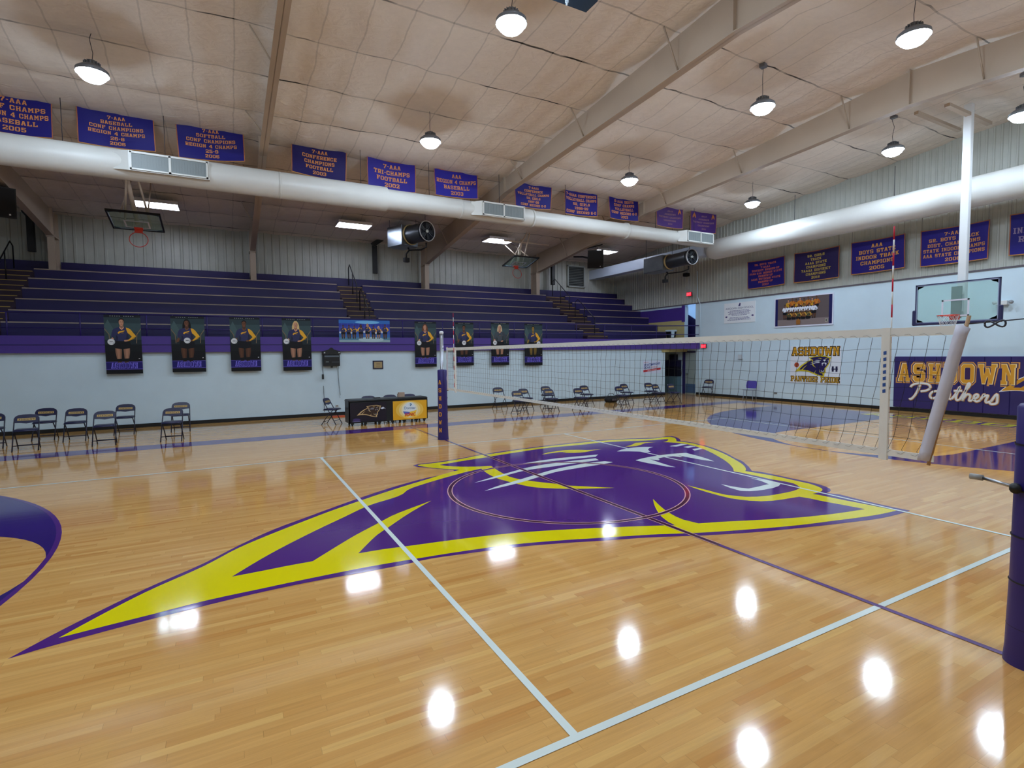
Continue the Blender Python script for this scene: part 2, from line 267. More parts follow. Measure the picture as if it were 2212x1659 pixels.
LOGO=json.loads('''{"outer":[[-5.97,-1.956],[-5.885,-1.833],[-5.799,-1.712],[-5.719,-1.607],[-5.636,-1.504],[-5.552,-1.403],[-5.465,-1.3],[-5.376,-1.199],[-5.285,-1.1],[-5.178,-0.995],[-5.066,-0.895],[-4.955,-0.794],[-4.849,-0.688],[-4.767,-0.593],[-4.689,-0.495],[-4.611,-0.397],[-4.53,-0.301],[-4.439,-0.2],[-4.346,-0.1],[-4.251,-0.003],[-4.151,0.089],[-4.034,0.184],[-3.913,0.273],[-3.791,0.362],[-3.683,0.443],[-3.575,0.525],[-3.467,0.605],[-3.365,0.68],[-3.263,0.754],[-3.161,0.827],[-3.058,0.9],[-2.954,0.971],[-2.835,1.051],[-2.715,1.13],[-2.594,1.207],[-2.471,1.282],[-2.347,1.354],[-2.216,1.424],[-2.083,1.491],[-1.949,1.556],[-1.816,1.622],[-1.674,1.673],[-1.506,1.712],[-1.339,1.751],[-1.196,1.801],[-1.103,1.875],[-1.084,1.985],[-1.088,2.003],[-1.192,2.119],[-1.294,2.238],[-1.369,2.339],[-1.443,2.441],[-1.565,2.602],[-1.59,2.74],[-1.497,2.813],[-1.363,2.833],[-1.218,2.826],[-1.073,2.833],[-0.928,2.844],[-0.785,2.865],[-0.643,2.894],[-0.503,2.93],[-0.355,2.98],[-0.206,3.028],[-0.066,3.052],[0.075,3.071],[0.223,3.1],[0.372,3.129],[0.529,3.153],[0.686,3.173],[0.919,3.199],[1.153,3.22],[1.387,3.236],[1.622,3.247],[1.857,3.254],[2.092,3.256],[2.327,3.255],[2.562,3.25],[2.685,3.247],[2.809,3.244],[2.932,3.239],[3.054,3.228],[3.178,3.211],[3.301,3.188],[3.423,3.16],[3.545,3.13],[3.666,3.097],[3.787,3.064],[3.902,3.026],[4.015,2.981],[4.127,2.932],[4.24,2.885],[4.353,2.843],[4.468,2.811],[4.585,2.794],[4.742,2.805],[4.896,2.802],[5.03,2.751],[4.994,2.579],[4.927,2.438],[4.837,2.309],[4.747,2.208],[4.652,2.112],[4.725,1.975],[4.712,1.812],[4.702,1.682],[4.689,1.552],[4.669,1.421],[4.641,1.292],[4.595,1.14],[4.534,0.993],[4.465,0.849],[4.397,0.712],[4.327,0.577],[4.253,0.444],[4.189,0.34],[4.12,0.239],[4.055,0.136],[4.001,0.028],[3.967,-0.062],[3.878,-0.192],[3.773,-0.313],[3.685,-0.422],[3.593,-0.528],[3.431,-0.694],[3.365,-0.759],[3.418,-0.862],[3.437,-0.983],[3.438,-1.109],[3.439,-1.233],[3.437,-1.358],[3.441,-1.486],[3.446,-1.613],[3.444,-1.741],[3.43,-1.897],[3.382,-2.032],[3.308,-2.138],[3.227,-2.198],[3.119,-2.239],[3.032,-2.247],[3.116,-2.39],[3.101,-2.533],[3.086,-2.675],[3.077,-2.818],[3.074,-2.961],[3.078,-3.104],[3.098,-3.284],[2.941,-3.29],[2.784,-3.29],[2.628,-3.284],[2.472,-3.271],[2.334,-3.25],[2.196,-3.222],[2.059,-3.191],[1.922,-3.159],[1.789,-3.129],[1.657,-3.098],[1.525,-3.065],[1.393,-3.032],[1.262,-2.997],[1.141,-2.965],[1.02,-2.932],[0.9,-2.898],[0.78,-2.863],[0.661,-2.825],[0.526,-2.779],[0.391,-2.73],[0.258,-2.68],[0.125,-2.627],[0.0,-2.574],[-0.123,-2.517],[-0.245,-2.46],[-0.369,-2.404],[-0.494,-2.352],[-0.608,-2.31],[-0.722,-2.272],[-0.837,-2.233],[-0.952,-2.194],[-1.076,-2.148],[-1.2,-2.1],[-1.324,-2.054],[-1.449,-2.01],[-1.574,-1.97],[-1.699,-1.931],[-1.825,-1.896],[-1.952,-1.864],[-2.077,-1.837],[-2.203,-1.813],[-2.329,-1.792],[-2.456,-1.772],[-2.577,-1.751],[-2.699,-1.729],[-2.82,-1.715],[-2.942,-1.714],[-3.04,-1.725],[-3.177,-1.729],[-3.315,-1.723],[-3.453,-1.716],[-3.584,-1.709],[-3.715,-1.7],[-3.847,-1.692],[-3.978,-1.687],[-4.108,-1.686],[-4.237,-1.689],[-4.367,-1.694],[-4.515,-1.705],[-4.663,-1.721],[-4.81,-1.739],[-4.935,-1.755],[-5.059,-1.771],[-5.183,-1.789],[-5.307,-1.809],[-5.465,-1.836],[-5.623,-1.866],[-5.835,-1.913]],"yellow":[[-5.736,-1.781],[-5.636,-1.641],[-5.534,-1.502],[-5.45,-1.394],[-5.364,-1.288],[-5.275,-1.185],[-5.171,-1.079],[-5.061,-0.979],[-4.951,-0.879],[-4.846,-0.774],[-4.766,-0.678],[-4.689,-0.579],[-4.613,-0.479],[-4.531,-0.385],[-4.443,-0.298],[-4.351,-0.214],[-4.256,-0.133],[-4.161,-0.053],[-4.044,0.043],[-3.925,0.137],[-3.806,0.23],[-3.706,0.308],[-3.606,0.386],[-3.505,0.462],[-3.403,0.537],[-3.291,0.615],[-3.178,0.691],[-3.063,0.766],[-2.949,0.84],[-2.846,0.907],[-2.743,0.974],[-2.639,1.04],[-2.535,1.105],[-2.43,1.169],[-2.325,1.232],[-2.209,1.299],[-2.091,1.364],[-1.973,1.429],[-1.855,1.492],[-1.737,1.556],[-1.627,1.617],[-1.517,1.679],[-1.407,1.741],[-1.296,1.801],[-1.184,1.858],[-1.069,1.91],[-0.966,1.952],[-1.125,2.1],[-1.248,2.242],[-1.326,2.341],[-1.397,2.445],[-1.503,2.658],[-1.508,2.738],[-1.421,2.767],[-1.242,2.756],[-1.099,2.758],[-0.957,2.769],[-0.813,2.793],[-0.671,2.827],[-0.53,2.865],[-0.378,2.916],[-0.227,2.97],[-0.072,3.003],[0.086,3.005],[0.225,3.018],[0.363,3.041],[0.502,3.067],[0.64,3.088],[0.871,3.114],[1.102,3.134],[1.334,3.149],[1.566,3.16],[1.799,3.166],[2.032,3.167],[2.264,3.164],[2.496,3.157],[2.623,3.152],[2.75,3.147],[2.877,3.139],[3.004,3.127],[3.125,3.112],[3.246,3.093],[3.366,3.072],[3.486,3.048],[3.606,3.021],[3.724,2.991],[3.856,2.945],[3.987,2.884],[4.116,2.819],[4.246,2.762],[4.377,2.724],[4.511,2.716],[4.688,2.746],[4.908,2.691],[4.895,2.557],[4.839,2.452],[4.762,2.356],[4.659,2.244],[4.549,2.138],[4.6,2.017],[4.639,1.894],[4.649,1.727],[4.613,1.536],[4.593,1.389],[4.515,1.17],[4.452,1.003],[4.383,0.838],[4.318,0.702],[4.247,0.568],[4.174,0.436],[4.111,0.327],[4.045,0.219],[3.978,0.112],[3.909,0.006],[3.837,-0.106],[3.763,-0.217],[3.684,-0.323],[3.6,-0.422],[3.51,-0.516],[3.363,-0.646],[3.258,-0.71],[3.278,-0.832],[3.316,-1.002],[3.348,-1.172],[3.354,-1.306],[3.349,-1.442],[3.345,-1.577],[3.346,-1.803],[3.299,-1.941],[3.237,-2.049],[3.162,-2.113],[3.075,-2.153],[2.966,-2.179],[2.814,-2.177],[2.833,-2.26],[2.852,-2.415],[2.866,-2.57],[2.893,-2.738],[2.92,-2.906],[2.936,-3.052],[2.951,-3.198],[2.8,-3.192],[2.65,-3.182],[2.513,-3.166],[2.377,-3.144],[2.242,-3.12],[2.122,-3.096],[2.002,-3.069],[1.882,-3.043],[1.752,-3.016],[1.621,-2.99],[1.491,-2.963],[1.361,-2.933],[1.24,-2.901],[1.119,-2.866],[0.999,-2.829],[0.879,-2.791],[0.759,-2.752],[0.619,-2.706],[0.479,-2.659],[0.34,-2.61],[0.202,-2.559],[0.074,-2.507],[-0.053,-2.451],[-0.179,-2.394],[-0.305,-2.338],[-0.433,-2.286],[-0.548,-2.243],[-0.663,-2.202],[-0.779,-2.161],[-0.894,-2.12],[-1.02,-2.073],[-1.146,-2.026],[-1.273,-1.979],[-1.4,-1.935],[-1.52,-1.896],[-1.641,-1.858],[-1.762,-1.823],[-1.884,-1.792],[-2.018,-1.763],[-2.153,-1.738],[-2.288,-1.717],[-2.424,-1.697],[-2.55,-1.681],[-2.676,-1.667],[-2.803,-1.655],[-2.929,-1.644],[-3.054,-1.633],[-3.178,-1.622],[-3.303,-1.613],[-3.428,-1.606],[-3.573,-1.602],[-3.719,-1.602],[-3.864,-1.603],[-3.989,-1.605],[-4.114,-1.608],[-4.238,-1.612],[-4.363,-1.617],[-4.513,-1.621],[-4.663,-1.626],[-4.813,-1.637],[-4.932,-1.654],[-5.05,-1.674],[-5.169,-1.694],[-5.317,-1.715],[-5.465,-1.736],[-5.601,-1.758]],"inner":[[-3.433,-1.203],[-3.367,-1.099],[-3.3,-0.995],[-3.213,-0.862],[-3.121,-0.734],[-3.027,-0.629],[-2.929,-0.527],[-2.843,-0.432],[-2.757,-0.336],[-2.67,-0.242],[-2.572,-0.141],[-2.473,-0.041],[-2.371,0.056],[-2.278,0.14],[-2.184,0.223],[-2.09,0.306],[-2.243,0.22],[-2.395,0.133],[-2.529,0.054],[-2.662,-0.027],[-2.788,-0.117],[-2.915,-0.23],[-3.039,-0.347],[-3.137,-0.434],[-3.236,-0.521],[-3.333,-0.61],[-3.44,-0.716],[-3.544,-0.825],[-3.647,-0.934],[-3.764,-1.059],[-3.881,-1.185],[-4.007,-1.183],[-4.132,-1.183],[-4.342,-1.192],[-4.471,-1.195],[-4.601,-1.197],[-4.51,-1.078],[-4.418,-0.959],[-4.324,-0.843],[-4.242,-0.748],[-4.157,-0.654],[-4.07,-0.562],[-3.982,-0.471],[-3.893,-0.382],[-3.803,-0.293],[-3.709,-0.202],[-3.613,-0.112],[-3.516,-0.023],[-3.419,0.066],[-3.322,0.155],[-3.231,0.241],[-3.141,0.328],[-3.049,0.413],[-2.954,0.493],[-2.832,0.571],[-2.7,0.636],[-2.567,0.699],[-2.444,0.773],[-2.34,0.867],[-2.217,1.048],[-2.103,1.147],[-1.97,1.228],[-1.834,1.303],[-1.718,1.367],[-1.6,1.428],[-1.481,1.486],[-1.366,1.541],[-1.25,1.594],[-1.133,1.646],[-0.919,1.738],[-0.76,1.79],[-0.6,1.837],[-0.628,1.708],[-0.653,1.578],[-0.672,1.444],[-0.685,1.309],[-0.693,1.098],[-0.67,0.889],[-0.627,0.707],[-0.592,0.568],[-0.555,0.427],[-0.505,0.294],[-0.435,0.175],[-0.332,0.066],[-0.215,-0.031],[-0.102,-0.114],[0.017,-0.189],[0.141,-0.256],[0.268,-0.318],[0.427,-0.392],[0.588,-0.463],[0.435,-0.33],[0.283,-0.181],[0.153,-0.076],[0.037,0.039],[-0.053,0.218],[-0.149,0.354],[-0.246,0.489],[-0.318,0.616],[-0.384,0.749],[-0.433,0.886],[-0.457,1.026],[-0.442,1.244],[-0.427,1.412],[-0.407,1.58],[-0.37,1.802],[-0.342,1.956],[-0.524,2.01],[-0.642,2.058],[-0.755,2.117],[-0.865,2.19],[-0.964,2.276],[-1.057,2.389],[-1.147,2.538],[-0.985,2.575],[-0.835,2.598],[-0.675,2.634],[-0.515,2.67],[-0.373,2.691],[-0.229,2.708],[-0.087,2.73],[0.146,2.784],[0.268,2.808],[0.39,2.829],[0.513,2.849],[0.667,2.874],[0.82,2.899],[0.975,2.923],[1.129,2.945],[1.284,2.963],[1.439,2.976],[1.593,2.983],[1.748,2.983],[1.888,2.974],[2.027,2.957],[2.167,2.937],[2.307,2.92],[2.447,2.911],[2.598,2.914],[2.748,2.923],[2.898,2.921],[3.027,2.904],[3.155,2.877],[3.283,2.844],[3.41,2.807],[3.536,2.771],[3.667,2.729],[3.796,2.679],[3.924,2.627],[4.054,2.579],[4.184,2.54],[4.318,2.515],[4.554,2.502],[4.599,2.458],[4.537,2.378],[4.357,2.258],[4.216,2.218],[4.304,2.11],[4.381,1.996],[4.432,1.855],[4.453,1.706],[4.44,1.58],[4.41,1.455],[4.362,1.304],[4.304,1.157],[4.253,1.038],[4.197,0.921],[4.139,0.806],[4.075,0.689],[4.008,0.574],[3.939,0.46],[3.868,0.347],[3.794,0.228],[3.718,0.11],[3.638,-0.005],[3.564,-0.104],[3.487,-0.201],[3.407,-0.295],[3.316,-0.397],[3.22,-0.495],[3.062,-0.633],[3.092,-0.748],[3.095,-0.923],[3.098,-1.098],[3.098,-1.221],[3.105,-1.344],[3.152,-1.55],[3.148,-1.668],[3.089,-1.767],[2.99,-1.886],[2.864,-1.916],[2.738,-1.939],[2.602,-1.945],[2.466,-1.941],[2.325,-1.936],[2.185,-1.92],[1.999,-1.872],[1.854,-1.795],[1.819,-1.746],[1.709,-1.591],[1.686,-1.439],[1.686,-1.279],[1.675,-1.154],[1.662,-1.03],[1.65,-0.905],[1.615,-1.08],[1.6,-1.202],[1.591,-1.324],[1.59,-1.447],[1.592,-1.599],[1.615,-1.746],[1.665,-1.859],[1.736,-1.96],[1.847,-2.057],[2.008,-2.117],[2.169,-2.145],[2.353,-2.159],[2.509,-2.176],[2.549,-2.302],[2.567,-2.486],[2.62,-2.708],[2.647,-2.835],[2.672,-2.963],[2.543,-2.944],[2.414,-2.926],[2.286,-2.907],[2.158,-2.884],[2.026,-2.856],[1.895,-2.826],[1.765,-2.793],[1.636,-2.756],[1.515,-2.718],[1.395,-2.676],[1.276,-2.632],[1.158,-2.587],[1.039,-2.541],[0.898,-2.485],[0.758,-2.427],[0.617,-2.373],[0.493,-2.331],[0.368,-2.29],[0.319,-2.095],[0.331,-1.964],[0.365,-1.835],[0.415,-1.692],[0.477,-1.553],[0.533,-1.439],[0.594,-1.327],[0.654,-1.215],[0.573,-1.308],[0.494,-1.403],[0.403,-1.521],[0.317,-1.643],[0.242,-1.757],[0.174,-1.875],[0.098,-2.061],[0.078,-2.196],[-0.071,-2.126],[-0.22,-2.057],[-0.33,-2.007],[-0.44,-1.958],[-0.55,-1.91],[-0.681,-1.855],[-0.813,-1.801],[-0.945,-1.748],[-1.076,-1.696],[-1.207,-1.645],[-1.339,-1.596],[-1.471,-1.55],[-1.603,-1.506],[-1.737,-1.467],[-1.871,-1.433],[-2.006,-1.404],[-2.141,-1.377],[-2.273,-1.353],[-2.406,-1.331],[-2.539,-1.31],[-2.667,-1.292],[-2.795,-1.275],[-2.923,-1.257],[-3.153,-1.219],[-3.293,-1.209]],"wh1":[[0.083,1.803],[0.203,1.821],[0.324,1.839],[0.444,1.856],[0.576,1.874],[0.709,1.89],[0.842,1.901],[1.048,1.908],[1.177,1.902],[1.306,1.888],[1.435,1.871],[1.564,1.854],[1.715,1.836],[1.866,1.817],[2.017,1.798],[1.915,1.718],[1.826,1.639],[1.697,1.653],[1.568,1.667],[1.439,1.68],[1.311,1.691],[1.183,1.702],[1.054,1.711],[0.926,1.721],[0.788,1.731],[0.65,1.74],[0.512,1.752],[0.369,1.768],[0.226,1.785]],"wh2":[[-1.146,0.935],[-1.028,0.992],[-0.91,1.05],[-0.791,1.105],[-0.651,1.164],[-0.51,1.219],[-0.369,1.274],[-0.249,1.322],[-0.13,1.372],[-0.01,1.42],[0.111,1.463],[0.234,1.497],[0.378,1.524],[0.525,1.542],[0.673,1.553],[0.821,1.559],[0.977,1.559],[1.133,1.554],[1.253,1.549],[1.373,1.542],[1.492,1.534],[1.612,1.525],[1.732,1.517],[1.676,1.341],[1.555,1.339],[1.434,1.337],[1.313,1.336],[1.192,1.333],[1.059,1.33],[0.927,1.325],[0.794,1.321],[0.662,1.316],[0.527,1.314],[0.391,1.314],[0.255,1.313],[0.121,1.305],[-0.011,1.284],[-0.155,1.244],[-0.297,1.192],[-0.439,1.141],[-0.572,1.095],[-0.704,1.05],[-0.838,1.009],[-0.992,0.971]],"wh3":[[-1.22,0.39],[-1.094,0.463],[-0.966,0.533],[-0.837,0.588],[-0.705,0.636],[-0.573,0.684],[-0.456,0.731],[-0.339,0.779],[-0.222,0.827],[-0.105,0.875],[0.013,0.921],[0.14,0.971],[0.268,1.021],[0.397,1.068],[0.527,1.108],[0.669,1.142],[0.813,1.17],[0.958,1.191],[1.103,1.209],[1.271,1.227],[1.439,1.233],[1.575,1.22],[1.711,1.202],[1.786,1.047],[1.639,1.025],[1.491,1.006],[1.352,0.995],[1.213,0.989],[1.073,0.983],[0.934,0.974],[0.799,0.963],[0.663,0.951],[0.529,0.934],[0.397,0.908],[0.268,0.869],[0.142,0.819],[0.016,0.766],[-0.11,0.716],[-0.247,0.665],[-0.383,0.613],[-0.521,0.565],[-0.66,0.522],[-0.813,0.485],[-0.967,0.45],[-1.094,0.42]],"earA":[[1.023,2.392],[1.139,2.462],[1.259,2.518],[1.463,2.544],[1.587,2.56],[1.709,2.562],[1.852,2.517],[1.985,2.442],[2.136,2.317],[2.285,2.267],[2.443,2.236],[2.31,2.226],[2.177,2.21],[2.058,2.174],[1.939,2.148],[1.815,2.162],[1.695,2.201],[1.497,2.335],[1.64,2.374],[1.502,2.428],[1.386,2.427],[1.265,2.419],[1.144,2.405]],"earB":[[3.083,2.224],[3.274,2.277],[3.434,2.368],[3.603,2.466],[3.744,2.453],[3.86,2.415],[3.97,2.359],[4.081,2.302],[3.922,2.325],[3.768,2.327],[3.64,2.268],[3.513,2.198],[3.327,2.14],[3.16,2.176]],"brow":[[2.551,1.856],[2.659,1.921],[2.77,1.977],[2.976,2.023],[3.116,2.033],[3.257,2.024],[3.388,1.987],[3.575,1.864],[3.417,1.816],[3.275,1.709],[3.174,1.57],[3.13,1.475],[3.031,1.458],[2.947,1.6],[2.777,1.735],[2.666,1.798]],"eye":[[2.266,0.967],[2.393,1.003],[2.521,1.036],[2.661,1.062],[2.803,1.079],[2.946,1.087],[3.019,1.087],[3.166,1.087],[3.313,1.078],[3.481,1.044],[3.648,1.001],[3.633,0.874],[3.618,0.747],[3.599,0.621],[3.571,0.478],[3.535,0.338],[3.494,0.223],[3.449,0.11],[3.381,0.313],[3.354,0.463],[3.339,0.616],[3.33,0.758],[3.323,0.901],[3.287,0.745],[3.221,0.742],[3.168,0.884],[2.96,0.913],[2.763,0.872],[2.709,0.779],[2.638,0.73],[2.587,0.838],[2.575,0.913],[2.549,0.781],[2.524,0.648],[2.498,0.505],[2.476,0.362],[2.466,0.241],[2.459,0.119],[2.361,0.246],[2.333,0.449],[2.283,0.637],[2.269,0.801]],"fang":[[2.148,-1.125],[2.176,-1.282],[2.222,-1.43],[2.283,-1.52],[2.407,-1.52],[2.531,-1.517],[2.74,-1.499],[2.768,-1.519],[2.854,-1.319],[2.873,-1.205],[2.878,-1.091],[2.952,-1.289],[2.965,-1.423],[2.967,-1.56],[2.891,-1.616],[2.798,-1.653],[2.623,-1.684],[2.415,-1.679],[2.29,-1.665],[2.173,-1.628],[2.07,-1.549],[2.078,-1.371],[2.109,-1.247]],"d1":[[3.939,1.747],[4.085,1.773],[4.231,1.799],[4.377,1.825],[4.444,1.712],[4.308,1.685],[4.173,1.659],[4.037,1.632]],"d2":[[4.121,1.527],[4.245,1.538],[4.369,1.549],[4.405,1.425],[4.262,1.403],[4.12,1.382]],"d3":[[4.086,1.241],[4.207,1.247],[4.328,1.253],[4.3,1.141],[4.145,1.117],[3.991,1.092]]}''')

# ---------------------------------------------------------------- big materials
def nodes(m): 
    nt=m.node_tree; return nt,nt.nodes.new,nt.links.new,nt.nodes['Principled BSDF']
def math_node(N,L,op,a,b=None,c=None):
    n=N('ShaderNodeMath'); n.operation=op
    for i,x in enumerate((a,b,c)):
        if x is None: continue
        if isinstance(x,(int,float)): n.inputs[i].default_value=x
        else: L(x,n.inputs[i])
    return n.outputs[0]
def gloss_bump(m,strength=.05):
    """long shallow waves between the floor strips, as a varnished strip floor has"""
    nt,N,L,b=nodes(m)
    tc=N('ShaderNodeTexCoord'); mp=N('ShaderNodeMapping'); mp.inputs['Scale'].default_value=(1.2,17.5,1); L(tc.outputs['Object'],mp.inputs['Vector'])
    n=N('ShaderNodeTexNoise'); n.inputs['Scale'].default_value=1; n.inputs['Detail'].default_value=2; L(mp.outputs[0],n.inputs['Vector'])
    bp=N('ShaderNodeBump'); bp.inputs['Strength'].default_value=strength; bp.inputs['Distance'].default_value=.004
    L(n.outputs['Fac'],bp.inputs['Height']); L(bp.outputs[0],b.inputs['Normal'])
def wood_floor():
    m=mat('maple_strips',(200,160,100),rough=.085,spec=.5); nt,N,L,b=nodes(m); b.inputs['IOR'].default_value=1.75
    tc=N('ShaderNodeTexCoord'); sp=N('ShaderNodeSeparateXYZ'); L(tc.outputs['Object'],sp.inputs[0])
    row=math_node(N,L,'FLOOR',math_node(N,L,'DIVIDE',sp.outputs['Y'],.057))
    w1=N('ShaderNodeTexWhiteNoise'); w1.noise_dimensions='1D'; L(row,w1.inputs['W'])
    xs=math_node(N,L,'ADD',sp.outputs['X'],math_node(N,L,'MULTIPLY',w1.outputs['Value'],3.7))
    ln=math_node(N,L,'ADD',.55,math_node(N,L,'MULTIPLY',w1.outputs['Value'],.5))
    col=math_node(N,L,'FLOOR',math_node(N,L,'DIVIDE',xs,ln))
    cb=N('ShaderNodeCombineXYZ'); L(row,cb.inputs[0]); L(col,cb.inputs[1])
    w2=N('ShaderNodeTexWhiteNoise'); w2.noise_dimensions='2D'; L(cb.outputs[0],w2.inputs['Vector'])
    cr=N('ShaderNodeValToRGB'); e=cr.color_ramp.elements
    e[0].position=0; e[0].color=s2l((206,146,76))+(1,); e[1].position=1; e[1].color=s2l((230,182,108))+(1,)
    for p,c in ((.08,(213,158,87)),(.5,(219,166,94)),(.88,(224,172,100))):
        q=e.new(p); q.color=s2l(c)+(1,)
    L(w2.outputs['Value'],cr.inputs[0])
    mp=N('ShaderNodeMapping'); mp.inputs['Scale'].default_value=(2.2,42,1); L(tc.outputs['Object'],mp.inputs['Vector'])
    va=N('ShaderNodeVectorMath'); va.operation='ADD'; L(mp.outputs[0],va.inputs[0]); L(w2.outputs['Color'],va.inputs[1])
    gn=N('ShaderNodeTexNoise'); gn.inputs['Scale'].default_value=1; gn.inputs['Detail'].default_value=5; gn.inputs['Roughness'].default_value=.65; L(va.outputs[0],gn.inputs['Vector'])
    gr=N('ShaderNodeMapRange'); gr.inputs['From Min'].default_value=.25; gr.inputs['From Max'].default_value=.75; gr.inputs['To Min'].default_value=.86; gr.inputs['To Max'].default_value=1.08; L(gn.outputs['Fac'],gr.inputs['Value'])
    # narrow joints
    fy=math_node(N,L,'FRACT',math_node(N,L,'DIVIDE',sp.outputs['Y'],.057))
    jy=math_node(N,L,'LESS_THAN',fy,.03)
    fx=math_node(N,L,'FRACT',math_node(N,L,'DIVIDE',xs,ln)); jx=math_node(N,L,'LESS_THAN',fx,.004)
    j=math_node(N,L,'SUBTRACT',1,math_node(N,L,'MAXIMUM',math_node(N,L,'MULTIPLY',jy,.16),math_node(N,L,'MULTIPLY',jx,.25)))
    v=math_node(N,L,'MULTIPLY',gr.outputs[0],j)
    # broad drift of tone over the floor
    bn=N('ShaderNodeTexNoise'); bn.inputs['Scale'].default_value=.35; L(tc.outputs['Object'],bn.inputs['Vector'])
    v=math_node(N,L,'MULTIPLY',v,math_node(N,L,'ADD',.93,math_node(N,L,'MULTIPLY',bn.outputs['Fac'],.14)))
    h=N('ShaderNodeHueSaturation'); L(cr.outputs[0],h.inputs['Color']); L(v,h.inputs['Value']); L(h.outputs[0],b.inputs['Base Color'])
    gloss_bump(m,.035); return m
FLOOR=wood_floor()
def floor_paint(name,rgb):
    if name in _m: return _m[name]
    m=mat(name,rgb,rough=.085,spec=.5); b_=m.node_tree.nodes['Principled BSDF']; b_.inputs['IOR'].default_value=1.75; gloss_bump(m,.035); return m
P_PUR=floor_paint('floor_purple',(84,40,126)); P_YEL=floor_paint('floor_yellow',(236,222,0)); P_WHT=floor_paint('floor_white',(226,238,232))
P_FILL=floor_paint('floor_deep_purple',(48,28,112)); P_MAR=floor_paint('floor_maroon',(74,30,62)); P_PINK=floor_paint('floor_pale_edge',(226,176,178))
WHITE=mat('white_masonry',(206,226,236),rough=.55,noise=.04,nscale=1.5,bump=.12,bscale=60)
SIDING=mat('siding',(182,184,174),rough=.45,noise=.08,nscale=2)
BEAM=mat('beam_paint',(186,168,148),rough=.6,noise=.06,nscale=1.2)
BLACK=mat('black_rubber',(16,17,18),rough=.5)
DPUR=mat('bleacher_purple',(37,28,86),rough=.5,noise=.12,nscale=1.5)
FPUR=mat('fascia_purple',(74,50,140),rough=.45,noise=.06,nscale=1)
BEIGE=mat('beige_paint',(196,180,120),rough=.6,noise=.05,nscale=2)
NOSE=mat('bare_nosing',(176,158,140),rough=.5,noise=.1,nscale=5)
GOLDN=mat('gold_nosing',(178,146,70),rough=.5,noise=.2,nscale=5)

# ---------------------------------------------------------------- floor and the court painted on it
fl=MB(); fl.box(-16,18.5,-18,18.2,-.1,0,FLOOR); floor=struct(fl.build('floor'),'varnished maple strip floor with purple and yellow court paint')
def P(l): return lambda u,v,d: (u,v,.0005*l)
def rect(mb,x0,x1,y0,y1,m,l): mb.flat([[(x0,y0),(x1,y0),(x1,y1),(x0,y1)]],m,P(l),0)
def ring(mb,cx,cy,r0,r1,a0,a1,m,l,n=72):
    pts=[(a0+(a1-a0)*i/n) for i in range(n+1)]
    vs=[(cx+r*math.cos(t),cy+r*math.sin(t),.0005*l) for r in (r0,r1) for t in pts]
    mb.add(vs,[(i,n+1+i,n+2+i,i+1) for i in range(n)],m)
g=MB(); 
for sy in (-1,1): rect(g,-14.3,14.3,7.55*sy if sy>0 else -8.27,8.27 if sy>0 else -7.55,P_PUR,1)
for sx in (-1,1):
    for (a,b_) in ((2.95,7.55),(-7.55,-2.95)): rect(g,13.6 if sx>0 else -14.3,14.3 if sx>0 else -13.6,a,b_,P_PUR,1)
struct(g.build('boundary_stripe',floor),'purple boundary stripe')
# purple three point areas at both ends
for sx in (1,-1):
    g=MB()
    n=40; cx=12.3; r=6.05; outer=[]
    for i in range(n+1):
        t=PI/2+PI*i/n; outer.append((cx+r*math.cos(t),r*math.sin(t)))
    def area(s):
        # region between arc and lane / free throw circle on one side of the axis
        arc=[(13.6,s*r)]+[(cx+r*math.cos(PI/2+PI/2*i/30),s*r*math.sin(PI/2+PI/2*i/30)) for i in range(31)]
        inn=[(8.1+1.82*math.cos(PI-PI/2*i/16),s*1.82*math.sin(PI-PI/2*i/16)) for i in range(17)]
        return arc+inn+[(13.6,s*1.82)]
    for s in (1,-1):
        g.flat([[(sx*x,y) for x,y in area(s)]],P_FILL,P(1),0)
    for s in (1,-1):
        vs=[]; nn=30
        for rr in (r-.05,r+.0):
            for i in range(nn+1):
                t=PI/2+PI/2*i/nn; vs.append((sx*(cx+rr*math.cos(t)),s*rr*math.sin(t),.001))
        g.add(vs,[(i,i+1,nn+2+i,nn+1+i) if sx*s>0 else (i,nn+1+i,nn+2+i,i+1) for i in range(nn)],P_PUR)
    struct(g.build('three_point_area',floor),'purple three point area around the bare wood lane')
# end text
g=MB(); fn=lambda u,v,d: (14.28-(1-v)*.85,-u,.0005*d)
text(g,'ASHDOWN',-.15,.04,.94,P_PUR,fn,2,width=5.5,gap=1.2,e=.55); text(g,'ASHDOWN',-.15,.06,.9,P_YEL,fn,3,width=5.4,gap=1.3)
struct(g.build('baseline_lettering',floor),'yellow lettering with purple outline')
# panther
g=MB()
for k,m,l in (('outer',P_PUR,2),('yellow',P_YEL,3),('inner',P_PUR,4),('earA',P_YEL,5),('earB',P_YEL,5),('wh1',P_WHT,5),('wh2',P_WHT,5),('wh3',P_WHT,5),('brow',P_WHT,5),('eye',P_WHT,5),('fang',P_WHT,5),('d1',P_WHT,5),('d2',P_WHT,5),('d3',P_WHT,5)):
    g.flat([LOGO[k]],m,P(l),0)
struct(g.build('panther_emblem',floor),'large purple and yellow panther head painted at mid court')
